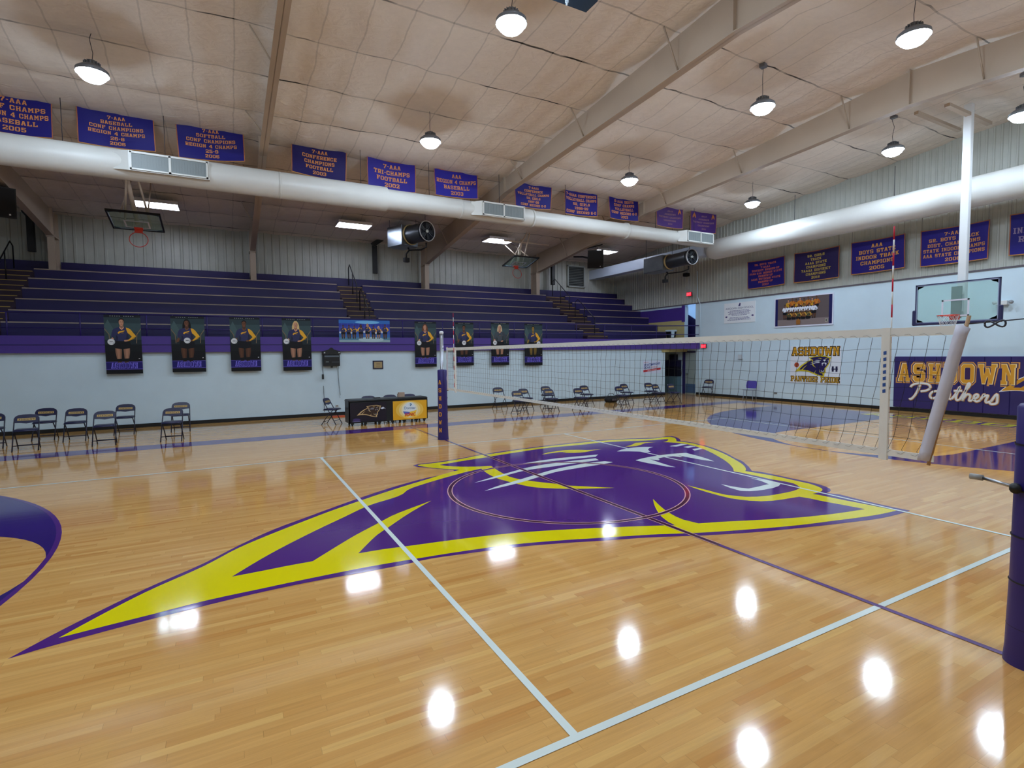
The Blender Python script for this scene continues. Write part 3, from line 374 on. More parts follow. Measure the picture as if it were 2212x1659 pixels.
# circle, centre line, volleyball lines
g=MB()
rect(g,-.025,.025,-8,8,P_PUR,7)
for s in (-1,1): rect(g,s*.034-.006,s*.034+.006,-2.9,3.35,P_PINK,7)
rect(g,-.028,.028,-2.9,3.35,P_MAR,8)
struct(g.build('centre_line',floor),'dark centre line')
g=MB()
ring(g,0,0,1.775,1.825,0,2*PI,P_MAR,9)
ring(g,0,0,1.76,1.775,0,2*PI,P_PINK,9); ring(g,0,0,1.825,1.84,0,2*PI,P_PINK,9)
struct(g.build('centre_circle',floor),'maroon centre circle with two pale edges')
g=MB()
for s in (-1,1):
    rect(g,-9,9,s*4.475-.025,s*4.475+.025,P_WHT,6)
    rect(g,s*2.975-.025,s*2.975+.025,-4.45,4.45,P_WHT,6)
    rect(g,s*8.975-.025,s*8.975+.025,-4.45,4.45,P_WHT,6)
struct(g.build('volleyball_line',floor),'white volleyball court lines')

# ---------------------------------------------------------------- walls
def ribbed(mb,axis,a0,a1,plane,z0,z1,m,step,depth,ztop=None,sign=-1):
    """vertical ribbed sheet; axis 'x' runs along x at y=plane; 'y' runs along y at x=plane"""
    prof=[]; a=a0
    while a<a1:
        for t,d in ((0,0),(.62,0),(.7,depth),(.92,depth)): 
            if a+t*step<a1: prof.append((a+t*step,d))
        a+=step
    prof.append((a1,0)); vs=[]
    for (q,d) in prof:
        zt=ztop(q) if ztop else z1
        for z in (z0,zt):
            vs.append((q,plane+sign*d,z) if axis=='x' else (plane+sign*d,q,z))
    n=len(prof)
    mb.add(vs,[(2*i,2*i+2,2*i+3,2*i+1) for i in range(n-1)],m)
def roofz(y): return 8.72-.08*abs(y)
w=MB(); ribbed(w,'x',-15.6,15.6,17.85,0,7.4,SIDING,.3,.03); w.box(-15.7,15.7,17.86,18.1,0,7.5,SIDING); struct(w.build('wall_back'),'off-white ribbed siding wall behind the bleachers')
w=MB(); T0=4.45
ribbed(w,'y',-17.85,17.85,15.6,T0,8,SIDING,.178,.02,ztop=lambda y: roofz(y)+.1)
w.add([(15.63,-17.9,T0),(15.63,17.9,T0),(15.63,17.9,7.3),(15.63,0,8.8),(15.63,-17.9,7.3)],[(0,1,2,3,4)],SIDING)
for (a,b_,c,d) in ((-17.9,11.66,0,T0),(11.66,12.5,2.08,2.7),(11.66,11.69,2.7,T0),(12.4,17.9,2.7,T0),(12.5,17.9,0,2.7)): w.box(15.6,15.85,a,b_,c,d,WHITE)
struct(w.build('wall_right'),'white masonry end wall with ribbed siding above')
w=MB(); w.box(15.585,15.6,12.55,17.85,3.68,4.33,FPUR); w.box(15.57,15.62,12.38,12.56,3.6,4.42,FPUR); struct(w.build('trim_4'),'purple painted band on the end wall')
w=MB(); w.box(15.585,15.6,12.4,17.85,2.7,3.68,BEIGE); struct(w.build('trim_5'),'beige painted wall section')
w=MB(); w.box(15.565,15.6,-17.8,17.8,4.43,4.475,mat('trim_dark',(92,84,92),rough=.5)); struct(w.build('trim_1'),'dark strip under the ribbed siding')
w=MB(); w.tube([(15.56,11.38,0),(15.56,11.38,2.2)],.025,WHITE,8); w.tube([(15.56,11.38,2.7),(15.56,11.38,4.4),(15.57,11.55,4.75),(15.58,11.6,6)],.02,WHITE,8); struct(w.build('trim_2'),'white conduit at the corner of the end wall')
w=MB(); w.box(-15.85,-15.6,-18,18,0,9,WHITE); struct(w.build('wall_left'))
w=MB(); w.box(-15.7,15.7,-12.8,-12.6,0,7.8,SIDING); struct(w.build('wall_front'))
w=MB(); w.box(-15.6,14.2,12.3,12.5,0,2.3,WHITE); w.box(14.0,14.2,12.5,14.2,0,2.5,WHITE); struct(w.build('wall_bleacher'),'white wall below the bleachers')
w=MB(); w.box(14.2,15.6,14.2,14.4,0,2.5,BEIGE); struct(w.build('wall_alcove'))
bb=MB(); bb.box(-15.6,14.2,12.27,12.3,0,.11,BLACK); struct(bb.build('baseboard_back'),'black rubber baseboard')
bb=MB(); bb.box(15.57,15.6,-12.5,11.6,0,.11,BLACK); struct(bb.build('baseboard_right'),'black rubber baseboard on the end wall')
# soffit beam over the alcove door
w=MB(); w.box(13.98,15.6,12.2,12.45,2.1,2.25,BEIGE); w.box(14.2,15.6,12.3,14.2,2.5,2.6,BEIGE); struct(w.build('trim_3'),'beige header over the alcove')
# ground door in the end wall
d=empty('door_1',(15.6,12,0)); struct(d,'white door in a purple frame below the mezzanine')
DW=mat('door_white',(150,162,160),rough=.35,noise=.1,nscale=2)
q=MB(); q.box(.02,.07,-.34,.34,0,2.06,DW,bev=.004); q.box(.0,.02,-.3,.3,.06,.5,mat('door_blue_reflection',(70,96,130),rough=.4)); q.build('door_leaf',d)  # blue reflections on the door painted as a low panel
q=MB(); q.box(-.02,.1,.34,.5,0,2.16,DPUR); q.box(-.02,.1,-.34,.34,2.06,2.14,DPUR); q.build('door_frame',d)
q=MB(); q.cyl((-.03,.22,1.0),(.02,.22,1.0),.025,mat('steel',(170,172,175),rough=.3,metal=1)); q.box(-.05,-.03,.1,.24,.985,1.015,_m['steel']); q.build('door_handle',d)
# stair opening
w=MB(); w.box(15.85,17.8,11.4,11.5,2.5,4.8,WHITE); w.box(15.85,17.8,13.4,13.5,2.5,4.8,WHITE); w.box(17.8,17.9,11.4,13.5,2.5,4.8,mat('stair_wall_lit_blue',(150,190,225),rough=.6)); w.box(15.85,17.8,11.4,13.5,4.8,4.9,WHITE); w.box(15.6,17.8,11.4,13.5,2.4,2.5,BEIGE)  # bluish light inside the stairwell is put into the far wall's colour
struct(w.build('wall_stairwell'),'pale stairwell behind the end wall')
st=MB(); st.prism([(11.52,2.52),(13.38,2.52),(13.38,4.4),(11.52,3.35)],DPUR,lambda u,v,d_:(16.1+d_,u,v),0,.06)
tag(st.build('stair_parapet'),'dark purple sloping parapet of the stair behind the end wall','stair')

t=empty('added_stairwell_light',(17.2,12.4,4.78)); tag(t,'added pale fill light, out of view, on the stairwell ceiling behind the end wall','lamp')  # fill light added out of view to brighten the dark stair opening
g=MB(); g.box(-.3,.3,-.1,.1,-.04,.02,mat('stair_fill_glow',(190,215,255),emit=14)); g.build('fill_panel',t)
# ceiling
PUR0,PST,XST=1.38,1.62,.75
def ceil_mat():
    m=mat('ceiling_quilt',(232,220,206),rough=.7); nt,N,L,b=nodes(m)
    tc=N('ShaderNodeTexCoord'); sp=N('ShaderNodeSeparateXYZ'); L(tc.outputs['Object'],sp.inputs[0])
    ab=math_node(N,L,'ABSOLUTE',sp.outputs['Y'])
    nz=N('ShaderNodeTexNoise'); nz.inputs['Scale'].default_value=1.3; nz.inputs['Detail'].default_value=3; L(tc.outputs['Object'],nz.inputs['Vector'])
    wob=math_node(N,L,'MULTIPLY',math_node(N,L,'SUBTRACT',nz.outputs['Fac'],.5),.12)
    fy=math_node(N,L,'FRACT',math_node(N,L,'DIVIDE',math_node(N,L,'ADD',math_node(N,L,'SUBTRACT',ab,PUR0-PST*.5-1.62),wob),PST))
    dy=math_node(N,L,'ABSOLUTE',math_node(N,L,'SUBTRACT',fy,.5))
    ly=math_node(N,L,'LESS_THAN',dy,.012)
    fx=math_node(N,L,'FRACT',math_node(N,L,'DIVIDE',math_node(N,L,'ADD',sp.outputs['X'],math_node(N,L,'ADD',wob,20.375)),XST))
    lx=math_node(N,L,'LESS_THAN',math_node(N,L,'ABSOLUTE',math_node(N,L,'SUBTRACT',fx,.5)),.02)
    n2=N('ShaderNodeTexNoise'); n2.inputs['Scale'].default_value=.9; n2.inputs['Detail'].default_value=2; L(tc.outputs['Object'],n2.inputs['Vector'])
    gate=N('ShaderNodeMapRange'); gate.inputs['From Min'].default_value=.46; gate.inputs['From Max'].default_value=.62; L(n2.outputs['Fac'],gate.inputs['Value'])
    dk=math_node(N,L,'ADD',math_node(N,L,'MULTIPLY',ly,math_node(N,L,'ADD',.28,math_node(N,L,'MULTIPLY',gate.outputs[0],.7))),math_node(N,L,'MULTIPLY',lx,.2))
    # small creases
    mu=N('ShaderNodeTexNoise'); mu.inputs['Scale'].default_value=6; mu.inputs['Detail'].default_value=5; mu.inputs['Roughness'].default_value=.7; L(tc.outputs['Object'],mu.inputs['Vector'])
    v=math_node(N,L,'MULTIPLY',math_node(N,L,'SUBTRACT',1,dk),math_node(N,L,'ADD',.9,math_node(N,L,'MULTIPLY',mu.outputs['Fac'],.18)))
    h=N('ShaderNodeHueSaturation'); h.inputs['Color'].default_value=s2l((232,220,206))+(1,); L(v,h.inputs['Value']); L(h.outputs[0],b.inputs['Base Color'])
    mp=N('ShaderNodeMapping'); mp.inputs['Scale'].default_value=(2.5,4,2); L(tc.outputs['Object'],mp.inputs['Vector'])
    n3=N('ShaderNodeTexNoise'); n3.inputs['Scale'].default_value=1.4; n3.inputs['Detail'].default_value=5; n3.inputs['Distortion'].default_value=1.2; L(mp.outputs[0],n3.inputs['Vector'])
    bp=N('ShaderNodeBump'); bp.inputs['Strength'].default_value=.5; bp.inputs['Distance'].default_value=.05; L(n3.outputs['Fac'],bp.inputs['Height']); L(bp.outputs[0],b.inputs['Normal'])
    return m
from mathutils import noise as mnoise
c=MB(); nx,ny=260,300; vs=[]
for j in range(ny+1):
    y=-17.9+35.8*j/ny
    for i in range(nx+1):
        x=-15.7+31.4*i/nx
        py=abs(math.sin(PI*(abs(y)-PUR0)/PST))**.55; px=abs(math.sin(PI*(x+.0)/XST))**.5
        vs.append((x,y,roofz(y)-.085*py*(.5+.5*px)-.05*mnoise.noise(Vector((x*.6,y*.6,0)))-.02*mnoise.noise(Vector((x*2.1,y*2.1,3)))))
c.add(vs,[(j*(nx+1)+i,(j+1)*(nx+1)+i,(j+1)*(nx+1)+i+1,j*(nx+1)+i+1) for j in range(ny) for i in range(nx)],ceil_mat(),True)
struct(c.build('ceiling'),'quilted off-white insulation ceiling')
c=MB(); c.add([(-16,-18,7.6),(18,-18,7.6),(18,0,9.1),(-16,0,9.1),(18,18.2,7.6),(-16,18.2,7.6)],[(0,3,2,1),(3,5,4,2)],SIDING); struct(c.build('roof'))

# rafters, columns
BOT=[(0,7.83),(2.3,7.71),(5,7.6),(9,7.42),(11.5,7.0),(17.0,6.33)]
def botz(y):
    y=abs(y)
    for (a,za),(b_,zb) in zip(BOT,BOT[1:]):
        if a<=y<=b_: return za+(zb-za)*(y-a)/(b_-a)
    return BOT[-1][1]
for bi,bx in enumerate((-9.85,-3.57,3.76,9.85)):
    g=MB()
    lo=[(y,z) for y,z in BOT]; lo=[(-y,z) for y,z in lo[::-1]]+lo[1:]
    poly=lo+[(17.7,6.33),(17.7,roofz(17.7)-.05),(0,roofz(0)-.08),(-17.7,roofz(17.7)-.05),(-17.7,6.33)]
    g.prism(poly,BEAM,lambda u,v,d_:(bx+d_,u,v),-.008,.008)
    for (a,za),(b_,zb) in zip(lo,lo[1:]):
        g.add([(bx-.1,a,za),(bx+.1,a,za),(bx+.1,b_,zb),(bx-.1,b_,zb),(bx-.1,a,za+.018),(bx+.1,a,za+.018),(bx+.1,b_,zb+.018),(bx-.1,b_,zb+.018)],[(0,3,2,1),(4,5,6,7),(0,4,7,3),(1,2,6,5)],BEAM)
    for y in (17.02,-17.02,0,9,-9): g.box(bx-.09,bx+.09,y-.006,y+.006,botz(y),roofz(y)-.06,BEAM)
    be=struct(g.build('roof_beam'),'cream tapered steel rafter under the quilted ceiling')
    for s in (1,-1):
        for y in (1.38,4.62,7.86,11.1,14.3):
            q=MB(); q.tube([(bx-.42,s*y,roofz(y)-.03),(bx-.02,s*y,botz(y)+.06)],.018,BEAM,4); q.build('brace',be)
    for s in (1,-1):
        q=MB(); zb=5.17 if s>0 else 0
        q.box(bx-.1,bx+.1,s*17.04-.01,s*17.04+.01,zb,6.36,BEAM); q.box(bx-.008,bx+.008,s*17.04,s*17.6,zb,6.4,BEAM); q.box(bx-.1,bx+.1,s*17.6-.01,s*17.6+.01,zb,7.2,BEAM)
        q.box(bx-.12,bx+.12,s*17.0-.02,s*17.6,6.3,6.34,BEAM)
        struct(q.build('column'),'cream steel column at the top of the bleachers')

# ---------------------------------------------------------------- bleachers
ZR=[3.17+.4*k for k in range(6)]; YR=[13.6+.66*k for k in range(7)]
g=MB()
front=[(-15.6,12.2),(13.9,12.2),(15.58,11.42)]
poly=front+[(15.58,13.62),(-15.6,13.62)]
g.prism(poly,DPUR,lambda u,v,d_:(u,v,d_),2.58,2.70)
struct(g.build('bleacher_floor_slab'),'purple walkway in front of the bleachers')
g=MB()
for (a,b_) in zip(front,front[1:]):
    d_=Vector((b_[0]-a[0],b_[1]-a[1],0)).normalized(); n_=Vector((d_.y,-d_.x,0))
    A=Vector((a[0],a[1],0)); B=Vector((b_[0],b_[1],0))
    for (z0,z1,o1,mm) in ((2.24,2.72,.03,FPUR),):
        g.add([A+n_*o1+Vector((0,0,z0)),B+n_*o1+Vector((0,0,z0)),B+n_*o1+Vector((0,0,z1)),A+n_*o1+Vector((0,0,z1)),A-n_*.05+Vector((0,0,z0)),B-n_*.05+Vector((0,0,z0)),B-n_*.05+Vector((0,0,z1)),A-n_*.05+Vector((0,0,z1))],[(0,1,2,3),(5,4,7,6),(3,2,6,7),(1,0,4,5)],mm)
    g.add([A+n_*.045+Vector((0,0,2.46)),B+n_*.045+Vector((0,0,2.46)),B+n_*.045+Vector((0,0,2.475)),A+n_*.045+Vector((0,0,2.475))],[(0,1,2,3)],DPUR)
struct(g.build('trim_6'),'purple fascia board along the front of the bleachers')
SEC=[(-15.58,-11.45,'left of all stair aisles'),(-10.31,-.37,'between left and middle aisles'),(.73,10.24,'between middle and right aisles'),(11.47,15.57,'against the end wall')]
ORD=['lowest','second from the bottom','third from the bottom','fourth from the bottom','fifth from the bottom','topmost']
for k in range(6):
    for (a,b_,wh) in SEC:
        g=MB(); zl=(ZR[k-1] if k else 2.7)
        g.box(a,b_,YR[k],YR[k+1]-(.1 if k==5 else 0),zl-.03,ZR[k]-.004,DPUR)
        bo=g.build('bleacher_row')
        tag(bo,'purple bleacher bench, %s row, %s'%(ORD[k],wh),'bleacher bench','bleacher benches')
        q=MB(); q.box(a,b_,YR[k]-.012,YR[k]+.05,ZR[k]-.032,ZR[k]+.002,NOSE); q.build('nosing',bo)
g=MB(); 
for a,b_ in zip((-15.58,-9.75,-3.47,3.86,9.95),(-9.95,-3.67,3.66,9.75,15.57)): g.box(a+.03,b_-.03,17.54,17.6,5.1,5.52,DPUR)
g.box(-15.58,15.57,17.46,17.8,5.0,5.165,DPUR)
tag(g.build('back_board'),'dark purple board running behind the topmost bleacher row','board')
STAIR=mat('stair_dark',(52,32,52),rough=.6,noise=.2,nscale=3)
for (a,b_,wh) in ((-11.45,-10.31,'left'),(-.37,.73,'middle'),(10.24,11.47,'right')):
    t=empty('aisle_stairs',((a+b_)/2,13,2.7)); tag(t,'dark stair aisle with gold step edges, %s one of the three through the bleachers'%wh,'stairs','bleacher stair aisles')
    w2=(b_-a)/2
    for k in range(7):
        zt=ZR[k]-.09 if k<6 else 5.1; zl=(ZR[k-1]-.09 if k else 2.7)
        for (y0,y1,z1) in (((YR[k]-.33 if k else 13.27),YR[k],(zl+zt)/2),(YR[k],(YR[k+1]-.33 if k<6 else 17.6),zt)):
            g=MB(); g.box(-w2+.005,w2-.005,y0-13,y1-13,2.68-2.7 if k==0 else zl-2.7-.05,z1-2.7,STAIR)
            o=g.build('step',t)
            q=MB(); q.box(-w2+.04,w2-.04,y0-13-.012,y0-13+.03,z1-2.7-.02,z1-2.7+.002,GOLDN); q.build('nosing',o)
RAILM=mat('rail_paint',(46,34,104),rough=.45); RB=mat('rail_black',(20,20,26),rough=.35)
# guard rail along the walkway
t=empty('guard_rail',(0,12.26,2.7)); tag(t,'dark purple pipe guard rail along the front edge of the bleacher walkway','railing')
for z,r_,nm in ((.66,.022,'top_rail'),(.24,.016,'lower_rail')):
    q=MB(); q.tube([(-15.5,0,z),(13.8,0,z),(15.55,-.82,z)],r_,RAILM,8); q.build(nm,t)
q0=None
for i in range(19):
    x=13.59-1.56*i
    if x<-15.4: break
    q=MB(); q.cyl((x,0,0),(x,0,.66),.018,RAILM,8); q.build('post',t)
# hand rails in the aisles
def hrail(x,wh,y0,y1,kk):
    t=empty('hand_rail',(x,0,0)); tag(t,'black pipe hand rail in the %s stair aisle, %s section'%(wh,kk),'handrail')
    def zs(y): 
        return 2.7+max(0,(y-13.27))/.66*.4+.1
    q=MB(); q.tube([(0,y0,zs(y0)),(0,y0,zs(y0)+.8),(0,y0+.25,zs(y0)+.98),(0,y1-.25,zs(y1)+.86),(0,y1,zs(y1)+.75),(0,y1,zs(y1))],.02,RB,8); q.build('rail',t)
    q=MB(); ym=(y0+y1)/2; q.cyl((0,ym,zs(ym)),(0,ym,zs(ym)+.92),.018,RB,8); q.build('post',t)
for x,wh in ((-10.9,'left'),(.2,'middle'),(10.85,'right')):
    hrail(x,wh,13.5,15.1,'lower'); hrail(x,wh,15.6,17.2,'upper')

# ---------------------------------------------------------------- lamps
GREY=mat('lamp_grey',(120,124,130),rough=.4,metal=.6); WIRE=mat('wire_dark',(38,40,52),rough=.5)
LENS=mat('lens_glow',(236,244,255),emit=1); LENS.node_tree.nodes['Principled BSDF'].inputs['Emission Strength'].default_value=LAMP_W
LENS.node_tree.nodes['Principled BSDF'].inputs['Emission Color'].default_value=s2l((214,234,255))+(1,)
def make_lamp():
    t=empty('high_bay_lamp'); t['category']='lamp'
    g=MB(); g.lathe([(.262,-.045),(.262,.0)],GREY,24); g.lathe([(.02,.2),(.08,.195),(.1,.14),(.13,.1),(.2,.07),(.26,.02),(.262,-.01),(.25,.01),(.0,.05)],GREY,24);  # lower skirt added to hold lamp light off the ceiling and upper siding
    for i in range(16):
        a=2*PI*i/16; T=Matrix.Rotation(a,4,'Z'); g.box(.05,.135,-.004,.004,.1,.17,GREY,T)
    g.build('housing',t)
    g=MB(); g.lathe([(.0,.0),(.235,-.005),(.235,-.04),(.215,-.1),(.16,-.155),(.09,-.185),(.0,-.195)][::-1],LENS,28); g.build('lens',t)
    g=MB(); g.tube([(0,0,.15),(.02,.01,.35),(-.02,0,.6),(.05,.02,.86)],.006,WIRE,5); g.build('cord',t)
    g=MB(); g.box(-.07,.07,-.06,.06,.84,.92,GREY); g.build('junction_box',t)
    return t
LAMPS=[(-6.64,6.06,7.5,'bright lamp above the banner reading baseball, nearest the left edge'),(.13,6.2,7.5,'lamp above the region 4 champs baseball banner'),(6.6,6.15,7.46,'lamp low in the bay between the two long diagonal rafters'),(12.3,6.1,7.46,'lamp, lowest and farthest, near the far ceiling corner'),
(-.15,1.35,7.68,'lamp at the top beside the dark hanging box'),(6.35,1.35,7.66,'lamp with looped cable, high between the two long rafters'),(12.0,1.4,7.68,'lamp beside the square white goal post, just above the white duct'),
(6.45,-1.6,7.7,'large bright lamp near the top right corner'),(11.75,-1.42,7.48,'lamp cut by the right edge above the white duct'),(-.2,-1.5,7.7,''),(-6.6,1.4,7.68,''),(-6.6,-1.5,7.7,''),(-6.6,-6.1,7.5,''),(0,-6.1,7.5,''),(6.5,-6.1,7.5,''),(12.2,-6.1,7.5,'')]
lp=make_lamp()
for i,(x,y,z,lb) in enumerate(LAMPS):
    o=lp if i==0 else copy_tree(lp)
    o.location=(x,y,z); o.rotation_euler=(0,0,i*1.3); o['group']='high bay lamps on cords'
    o['label']=('white glowing high bay '+lb) if lb else 'white glowing high bay lamp hung over the near half of the court'
# fluorescent panels
TUBE=mat('tube_glow',(235,240,255),emit=1); TUBE.node_tree.nodes['Principled BSDF'].inputs['Emission Strength'].default_value=PANEL_W
TUBE.node_tree.nodes['Principled BSDF'].inputs['Emission Color'].default_value=s2l((228,236,255))+(1,)
REFL=mat('reflector',(225,228,232),rough=.2,metal=.7)
def make_fl():
    t=empty('fluorescent_fixture'); t['category']='ceiling light'
    g=MB(); g.box(-.64,.64,-.42,.42,.02,.06,REFL); g.box(-.64,.64,-.42,-.405,-.05,.05,REFL); g.box(-.64,.64,.405,.42,-.05,.05,REFL); g.box(-.64,-.62,-.42,.42,-.05,.05,REFL); g.box(.62,.64,-.42,.42,-.05,.05,REFL); g.build('housing',t)
    for i in range(4):
        g=MB(); y=-.21+.14*i; g.cyl((-.61,y*1.5,-.01),(.61,y*1.5,-.01),.03,TUBE,8); g.build('tube',t)
    g=MB(); 
    for sx in (-.5,.5): g.tube([(sx,0,.06),(sx*.9,0,.26)],.004,WIRE,4)
    g.build('hanger',t)
    return t
f0=make_fl()
for i,(x,wh) in enumerate(((-6.52,'above the folded goal at the far left'),(-.06,'between the left column and the fan heater'),(6.33,'above the right folded goal'),(12.25,'beside the black loudspeaker under the rafter'))):
    o=f0 if i==0 else copy_tree(f0); o.location=(x,14.65,7.22); o['group']='fluorescent fixtures over the bleachers'; o['label']='bright rectangular fluorescent fixture over the bleachers, '+wh

# ---------------------------------------------------------------- ducts
DUCT=mat('duct_white',(214,214,208),rough=.42,noise=.05,nscale=1.2,bump=.15,bscale=12)
GRIL=mat('grille_grey',(128,136,136),rough=.5)
def grille(parent,nm,x0,x1,z0,z1,y):
    g=MB(); m_=.035
    g.box(x0,x1,y,y+.02,z0,z0+m_,DUCT); g.box(x0,x1,y,y+.02,z1-m_,z1,DUCT); g.box(x0,x0+m_,y,y+.02,z0,z1,DUCT); g.box(x1-m_,x1,y,y+.02,z0,z1,DUCT); xm=(x0+x1)/2; g.box(xm-m_*.7,xm+m_*.7,y,y+.02,z0,z1,DUCT)
    g.box(x0,x1,y+.02,y+.03,z0,z1,GRIL)
    n=26
    for i in range(n):
        x=x0+m_+(x1-x0-2*m_)*i/n; g.box(x,x+.014,y+.012,y+.02,z0+m_,z1-m_,GRIL)
    g.build(nm,parent)
t=empty('air_duct',(0,8.8,6.65)); tag(t,'long round white air duct hung in front of the bleachers with grille boxes','duct')
def lathex(pts,m,seg=32):
    T=Matrix.Rotation(PI/2,4,'Y'); g=MB(); g.lathe([(r,x) for x,r in pts],m,seg,T); return g
g=lathex([(-15.4,.34),(-.34,.34),(-.3,.29),(4.5,.285),(4.7,.26),(8.6,.26),(8.8,.25),(13.05,.25),(13.09,.2),(13.1,0)],DUCT); g.build('pipe',t)
for x0,x1,r in ((-6.45,-4.82,.36),(2.59,4.15,.3),(11.5,13.02,.26)):
    g=MB(); 
    g.box(x0,x1,-.38,.2,-.21,.24,DUCT); 
    g.add([(x0,-.38,-.21),(x0,-.38,.24),(x0,.2,-.21),(x0,.2,.24),(x0-.3,-r*.8,-.2),(x0-.3,-r*.8,.2),(x0-.3,.2,-.2),(x0-.3,.2,.2)],[(0,1,5,4),(1,3,7,5),(2,0,4,6),(3,2,6,7)],DUCT)
    bo=g.build('outlet_box',t); grille(bo,'grille',x0+.03,x1-.03,-.19,.22,-.41)
for x in (-7.7,-5.75,-1.05,1.0,3.4,6.0,10.2,12.3):
    g=MB(); g.tube([(x,0,.25),(x,0,1.33)],.008,WIRE,4); g.build('hanger',t)
for x in (-3.2,-.45,2.0,4.6,8.7):
    g=lathex([(x-.03,.0),(x-.03,.345 if x<-.5 else .295),(x+.03,.345 if x<-.5 else .295),(x+.03,0)],DUCT); g.build('collar',t)
t=empty('air_duct',(14.0,0,6.47)); tag(t,'thick round white air duct hung along the end wall','duct')
g=MB(); Ty=Matrix.Rotation(-PI/2,4,'X'); g.lathe([(0,-16),(.42,-16),(.42,9.2),(.3,9.5),(0,9.5)],DUCT,36,Ty); g.build('pipe',t)
g=MB(); g.box(-.25,.25,9.4,17.84,-.19,.31,mat('duct_grey_white',(196,206,220),rough=.35)); g.build('box_section',t)
for y in (-6,-1.55,2.3,5.6):
    g=MB(); g.tube([(0,y,.41),(0,y,1.35+.0)],.008,WIRE,4); g.build('hanger',t)

# ---------------------------------------------------------------- hanging banners
BLU=(30,24,118); ORG=(226,148,84)
BAN=[
([(-9.27,8.12),(-7.93,8.06),(-9.28,7.15),(-7.95,7.15)],['7-AAA','CONF CHAMPS','REGION 4 CHAMPS','BASEBALL','2005'],BLU,'purple championship banner cut by the left edge, baseball 2005'),
([(-7.5,8.04),(-5.99,8.06),(-7.5,7.15),(-5.97,7.19)],['7-AAA','BASEBALL','CONF CHAMPIONS','REGION 4 CHAMPS','26-8','2006'],BLU,'purple banner with orange lettering, baseball conference champions 2006'),
([(-5.54,8.07),(-4.01,8.17),(-5.5,7.13),(-3.99,7.27)],['7-AAA','SOFTBALL','CONF CHAMPIONS','REGION 4 CHAMPS','25-9','2006'],BLU,'purple banner with orange lettering, softball conference champions 2006'),
([(-2.83,8.07),(-1.34,8.02),(-2.85,7.19),(-1.38,7.12)],['7-AAA','CONFERENCE','CHAMPIONS','FOOTBALL','2003'],(30,20,92),'purple banner with orange lettering, conference champions football 2003'),
([(-.77,7.99),(.72,7.96),(-.77,7.1),(.71,7.08)],['7-AAA','TRI-CHAMPS','FOOTBALL','2002'],(44,34,142),'purple banner with orange lettering, tri-champs football 2002'),
([(1.31,7.96),(2.81,8.04),(1.35,7.11),(2.83,7.17)],['AAA','REGION 4 CHAMPS','BASEBALL','2003'],(44,38,152),'purple banner with orange lettering, region 4 champs baseball 2003'),
([(4.2,7.99),(5.7,8.04),(4.22,7.13),(5.65,7.16)],['7-AAAA','CONFERENCE','VOLLEYBALL CHAMPS','SR. GIRLS','1997-98','CONF RECORD 6-0'],BLU,'purple banner partly behind a rafter, volleyball champs 1997-98'),
([(6.23,8.01),(7.72,8.02),(6.24,7.1),(7.72,7.15)],['7-AAAA CONFERENCE','VOLLEYBALL CHAMPS','SR. GIRLS','1998-99','CONF RECORD 6-0'],BLU,'purple banner with orange lettering, volleyball champs 1998-99'),
([(8.22,8.03),(9.69,8.08),(8.29,7.17),(9.72,7.2)],['6-AAA SOUTH','CONF CHAMPS','VOLLEYBALL','CONF RECORD 6-0','2003'],BLU,'purple banner against the far rafter, volleyball conference champs 2003'),
([(10.63,7.99),(12.1,8.03),(10.64,7.15),(12.1,7.15)],None,(72,40,110),'plum coloured banner with faint lettering partly behind the far rafter'),
([(12.53,8.0),(14.08,8.05),(12.53,7.11),(14.05,7.15)],None,(72,40,110),'plum coloured banner with two orange ribbons, last in the ceiling row')]
